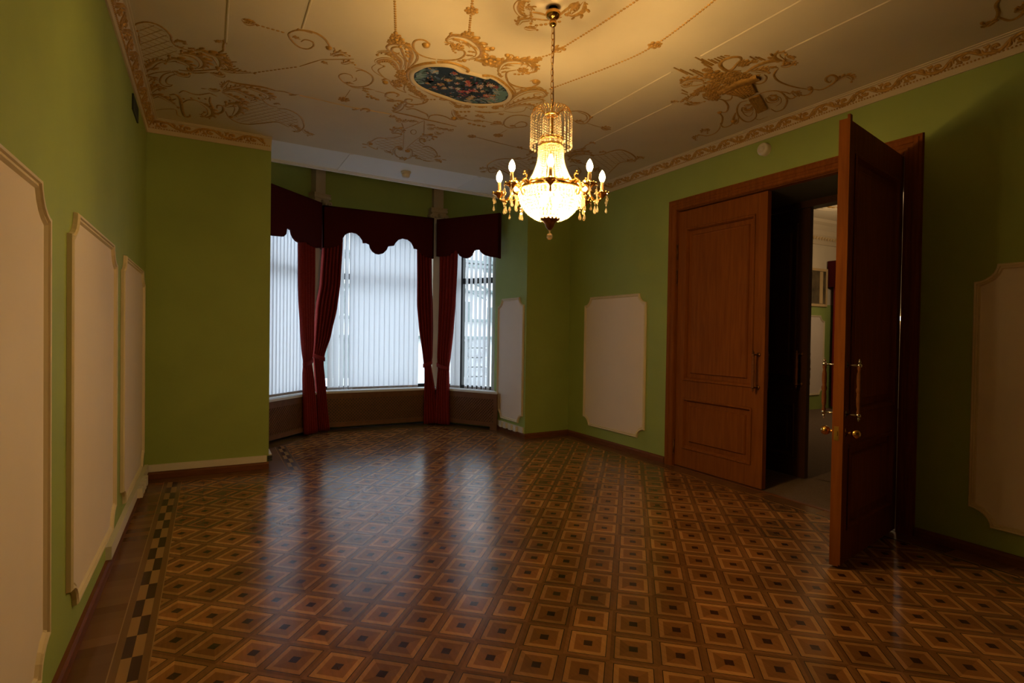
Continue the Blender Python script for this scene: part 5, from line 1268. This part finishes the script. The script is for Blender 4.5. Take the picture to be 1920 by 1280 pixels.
m = Motif('scroll_ornament', 'dim gilded scroll at the upper right edge of the ceiling beside the cornice')
m.s('T', [(1745, 125), (1780, 100), (1800, 60), (1790, 20), (1830, -20), (1900, -60)], .016); m.s('T', [(1800, 80), (1850, 95), (1900, 75), (1925, 40), (1930, 0)], .018); m.l('T', [(1735, 130), (1755, 105), (1790, 95)], .045); m.l('T', [(1880, 60), (1910, 40), (1920, 10)], .04); m.done()

# ================================================================== ROOM BEYOND THE DOORWAY
RX1, RY1, RZ = 12.6, 7.0, 3.75
m = MB(); m.box((4.596, -.5, -.12), (RX1, RY1, -.004)); struct(m.build('floor_next_room', M['carpet']))
m = MB(); m.box((4.60, DY0+.002, -.004), (5.50, DY1-.002, .003)); m.box((5.484, -.5, -.004), (RX1, RY1, .003)); tag(m.build('carpet', M['carpet']), 'brown carpet covering the passage and the room beyond', 'carpet')
m = MB(); m.box((FX-.3, RY1, 0), (RX1+.2, RY1+.2, RZ)); struct(m.build('wall_next_room_back', M['cream']))
m = MB(); m.box((RX1, -.7, 0), (RX1+.2, RY1, RZ)); struct(m.build('wall_next_room_right', M['cream']))
m = MB(); m.box((FX, -.7, 0), (RX1, -.5, RZ)); struct(m.build('wall_next_room_front', M['cream']))
m = MB(); m.box((FX-.05, -.7, RZ), (RX1+.2, RY1+.2, RZ+.1)); m.box((FX-.06, -.7, ZC+.09), (FX, RY1, RZ)); struct(m.build('ceiling_next_room', M['cream']))
# green dado wall, cornice, panel, picture, curtain
m = MB(); m.box((FX+.02, RY1-.02, 0), (RX1, RY1, 2.12)); struct(m.build('wall_next_room_green', M['green']))
m = MB(); sweep(m, [(RX1, RY1), (FX, RY1)], [(0, 3.33), (.03, 3.33), (.05, 3.42), (.12, 3.50), (.14, 3.58), (.22, 3.66), (.30, 3.70), (.32, RZ), (0, RZ)]); struct(m.build('trim_9', M['cornice']))
g = MB()
for i in range(60):
    x = 7.5+i*.09; ribbon(g, crom([(x, RY1-.055, 3.41), (x+.04, RY1-.09, 3.47), (x+.085, RY1-.06, 3.42)], 3), .014, Vector((0, -.8, -.6)), .8)
struct(g.build('trim_10', M['paleglld']))
fnF = lambda x, z, d: (x, RY1-.02-d, z)
wall_panel('ivory panel on the far wall of the room beyond the doorway', fnF, 9.9, 11.02, .29, 1.90, group='panel in the next room')
pi_ = thing('framed_picture', 'framed brown picture hung on the wall of the room beyond', 'picture', (10.6, RY1-.02, 2.12))
q = MB(); q.box((10.02, RY1-.05, 2.13), (11.00, RY1-.02, 2.79)); part(q, 'picture_canvas', mat('brown_picture_paint', (.10, .07, .035), .6, noise=.6, nscale=5), pi_)
q = MB()
for lo, hi in (((9.97, 2.08), (11.05, 2.13)), ((9.97, 2.79), (11.05, 2.84)), ((9.97, 2.13), (10.02, 2.79)), ((11.0, 2.13), (11.05, 2.79))): q.box((lo[0], RY1-.06, lo[1]), (hi[0], RY1-.02, hi[1]))
part(q, 'picture_frame', M['paleglld'], pi_)
q = MB(); q.box((10.80, RY1-.056, 2.14), (10.90, RY1-.05, 2.78)); part(q, 'pale_column', M['paleglld'], pi_, False, 'pale upright in the picture')
c2 = thing('curtain', 'maroon curtain hanging in the room beyond the doorway', 'curtain', (11.5, RY1-.12, .05))
q = MB(); rows = []
for i in range(13):
    z = 2.55-i*(2.5/12); wd = .78-.30*math.exp(-((z-1.1)/.5)**2); rows.append([(11.13+wd*j/30, RY1-.14+.03*math.sin(j*1.3), z) for j in range(31)])
q.grid(rows); part(q, 'curtain_cloth', M['velvet'], c2, True)
pe = thing('pelmet', 'maroon pelmet seen through the doorway in the room beyond', 'pelmet', (11.8, RY1-.15, 2.5))
q = MB(); q.box((11.08, RY1-.24, 2.48), (12.55, RY1-.215, 3.01)); q.box((11.08, RY1-.24, 2.99), (12.55, RY1-.03, 3.01)); q.box((11.08, RY1-.215, 2.48), (11.10, RY1-.03, 2.99)); part(q, 'pelmet_box', M['pelmet'], pe)
rz = on_axis(1572, 383, 2, RZ)
t = thing('ceiling_rosette', 'round plaster rosette on the ceiling of the room beyond', 'ceiling rosette', (rz.x, rz.y, RZ))
q = MB()
q.lathe([(r_*.62, z_) for r_, z_ in [(.62, RZ-.001), (.60, RZ-.03), (.56, RZ-.03), (.54, RZ-.012), (.44, RZ-.012), (.42, RZ-.03), (.38, RZ-.03), (.36, RZ-.012), (.10, RZ-.02), (.001, RZ-.05)]], (rz.x, rz.y), 40)
part(q, 'plaster_rings', M['cornice'], t, True)
q = MB()
for k in range(12): a = 2*PI*k/12; bump(q, (rz.x+.15*math.cos(a), rz.y+.15*math.sin(a), RZ-.014), .042, DOWN, .4)
part(q, 'gilt_petals', M['gold'], t, True)
wl = on_axis(1691, 597, 0, RX1-.14)
t = thing('wall_lamp', 'small glowing wall lamp seen through the slit at the hinges of the open door', 'wall lamp', tuple(wl))
q = MB(); q.box((RX1-.02, wl.y-.06, wl.z-.14), (RX1, wl.y+.06, wl.z+.06)); q.tube([(RX1-.02, wl.y, wl.z-.08), (RX1-.10, wl.y, wl.z-.10), (RX1-.14, wl.y, wl.z-.06)], .012, 6); part(q, 'lamp_bracket', M['brass'], t)
q = MB(); q.ball(wl, .05, 12, 8); part(q, 'glowing_globe', emis('warm_globe_glow', (1, .72, .40), 30), t, True)
L = bpy.data.lights.new('next_room_fill', 'POINT'); L.energy = FAR_FILL; L.color = (1, .74, .45); L.shadow_soft_size = .15  # unseen fill light added to brighten the next room, no fixture behind it
o = bpy.data.objects.new('next_room_fill', L); o.location = (9.6, 5.0, 2.9); COL.objects.link(o)

# ================================================================== STREET OUTSIDE
m = MB(); m.box((-16, 7.9, -.9), (26, 30, -.6)); struct(m.build('ground', mat('grey_pavement', (.45, .46, .47), .9)))
FY = 18.0
M['facade'] = mat('pale_facade_plaster', (.80, .82, .82), .9, spec=.1, noise=.04, nscale=2)
M['fwin'] = mat('grey_green_window_glass', (.20, .25, .25), .15)
M['fdark'] = mat('grey_stone_cladding', (.42, .44, .46), .8, noise=.3, nscale=3)
bd_ = thing('apartment_building', 'pale building across the street seen between the blind slats', 'building', (5, FY, -.6))
q = MB(); q.box((-10, FY, -.6), (20, FY+4, 11)); part(q, 'facade_wall', M['facade'], bd_)
def frect(x0, y0, x1, y1): a, b_ = on_axis(x0, y0, 1, FY), on_axis(x1, y1, 1, FY); return a.x, b_.z, b_.x, a.z
for r_ in ((640, 545, 652, 588), (640, 630, 655, 708), (608, 545, 625, 588), (606, 632, 626, 708), (862, 565, 880, 602), (912, 576, 936, 600), (864, 640, 873, 706), (905, 480, 922, 512)):
    x0, z0, x1, z1 = frect(*r_)
    q = MB(); q.box((x0-.08, FY-.05, z0-.08), (x1+.08, FY, z1+.08)); w_ = part(q, 'window_surround', M['facade'], bd_)
    q = MB(); q.box((x0, FY-.06, z0), (x1, FY-.045, z1)); part(q, 'window_pane', M['fwin'], w_)
x0, z0, x1, z1 = frect(876, 634, 908, 722); q = MB()
for i in range(5):
    za = z0+(z1-z0)*i/5; q.box((x0, FY-.18, za+.02), (x1, FY, za+(z1-z0)/5-.02))
part(q, 'stone_cladding', M['fdark'], bd_)
q = MB()
for y_ in (548, 601, 633, 500, 492): p_ = on_axis(890, y_, 1, FY); q.box((-10, FY-.22, p_.z-.05), (20, FY, p_.z+.05))
part(q, 'ledge', M['fwin'], bd_)
q = MB(); a = on_axis(884, 528, 1, FY-.3); b_ = on_axis(932, 552, 1, FY-.3); q.tube([a, b_], .05, 6); a = on_axis(860, 536, 1, FY-.3); b_ = on_axis(912, 562, 1, FY-.3); q.tube([a, b_], .03, 6); part(q, 'sloping_pipe', M['fwin'], bd_)
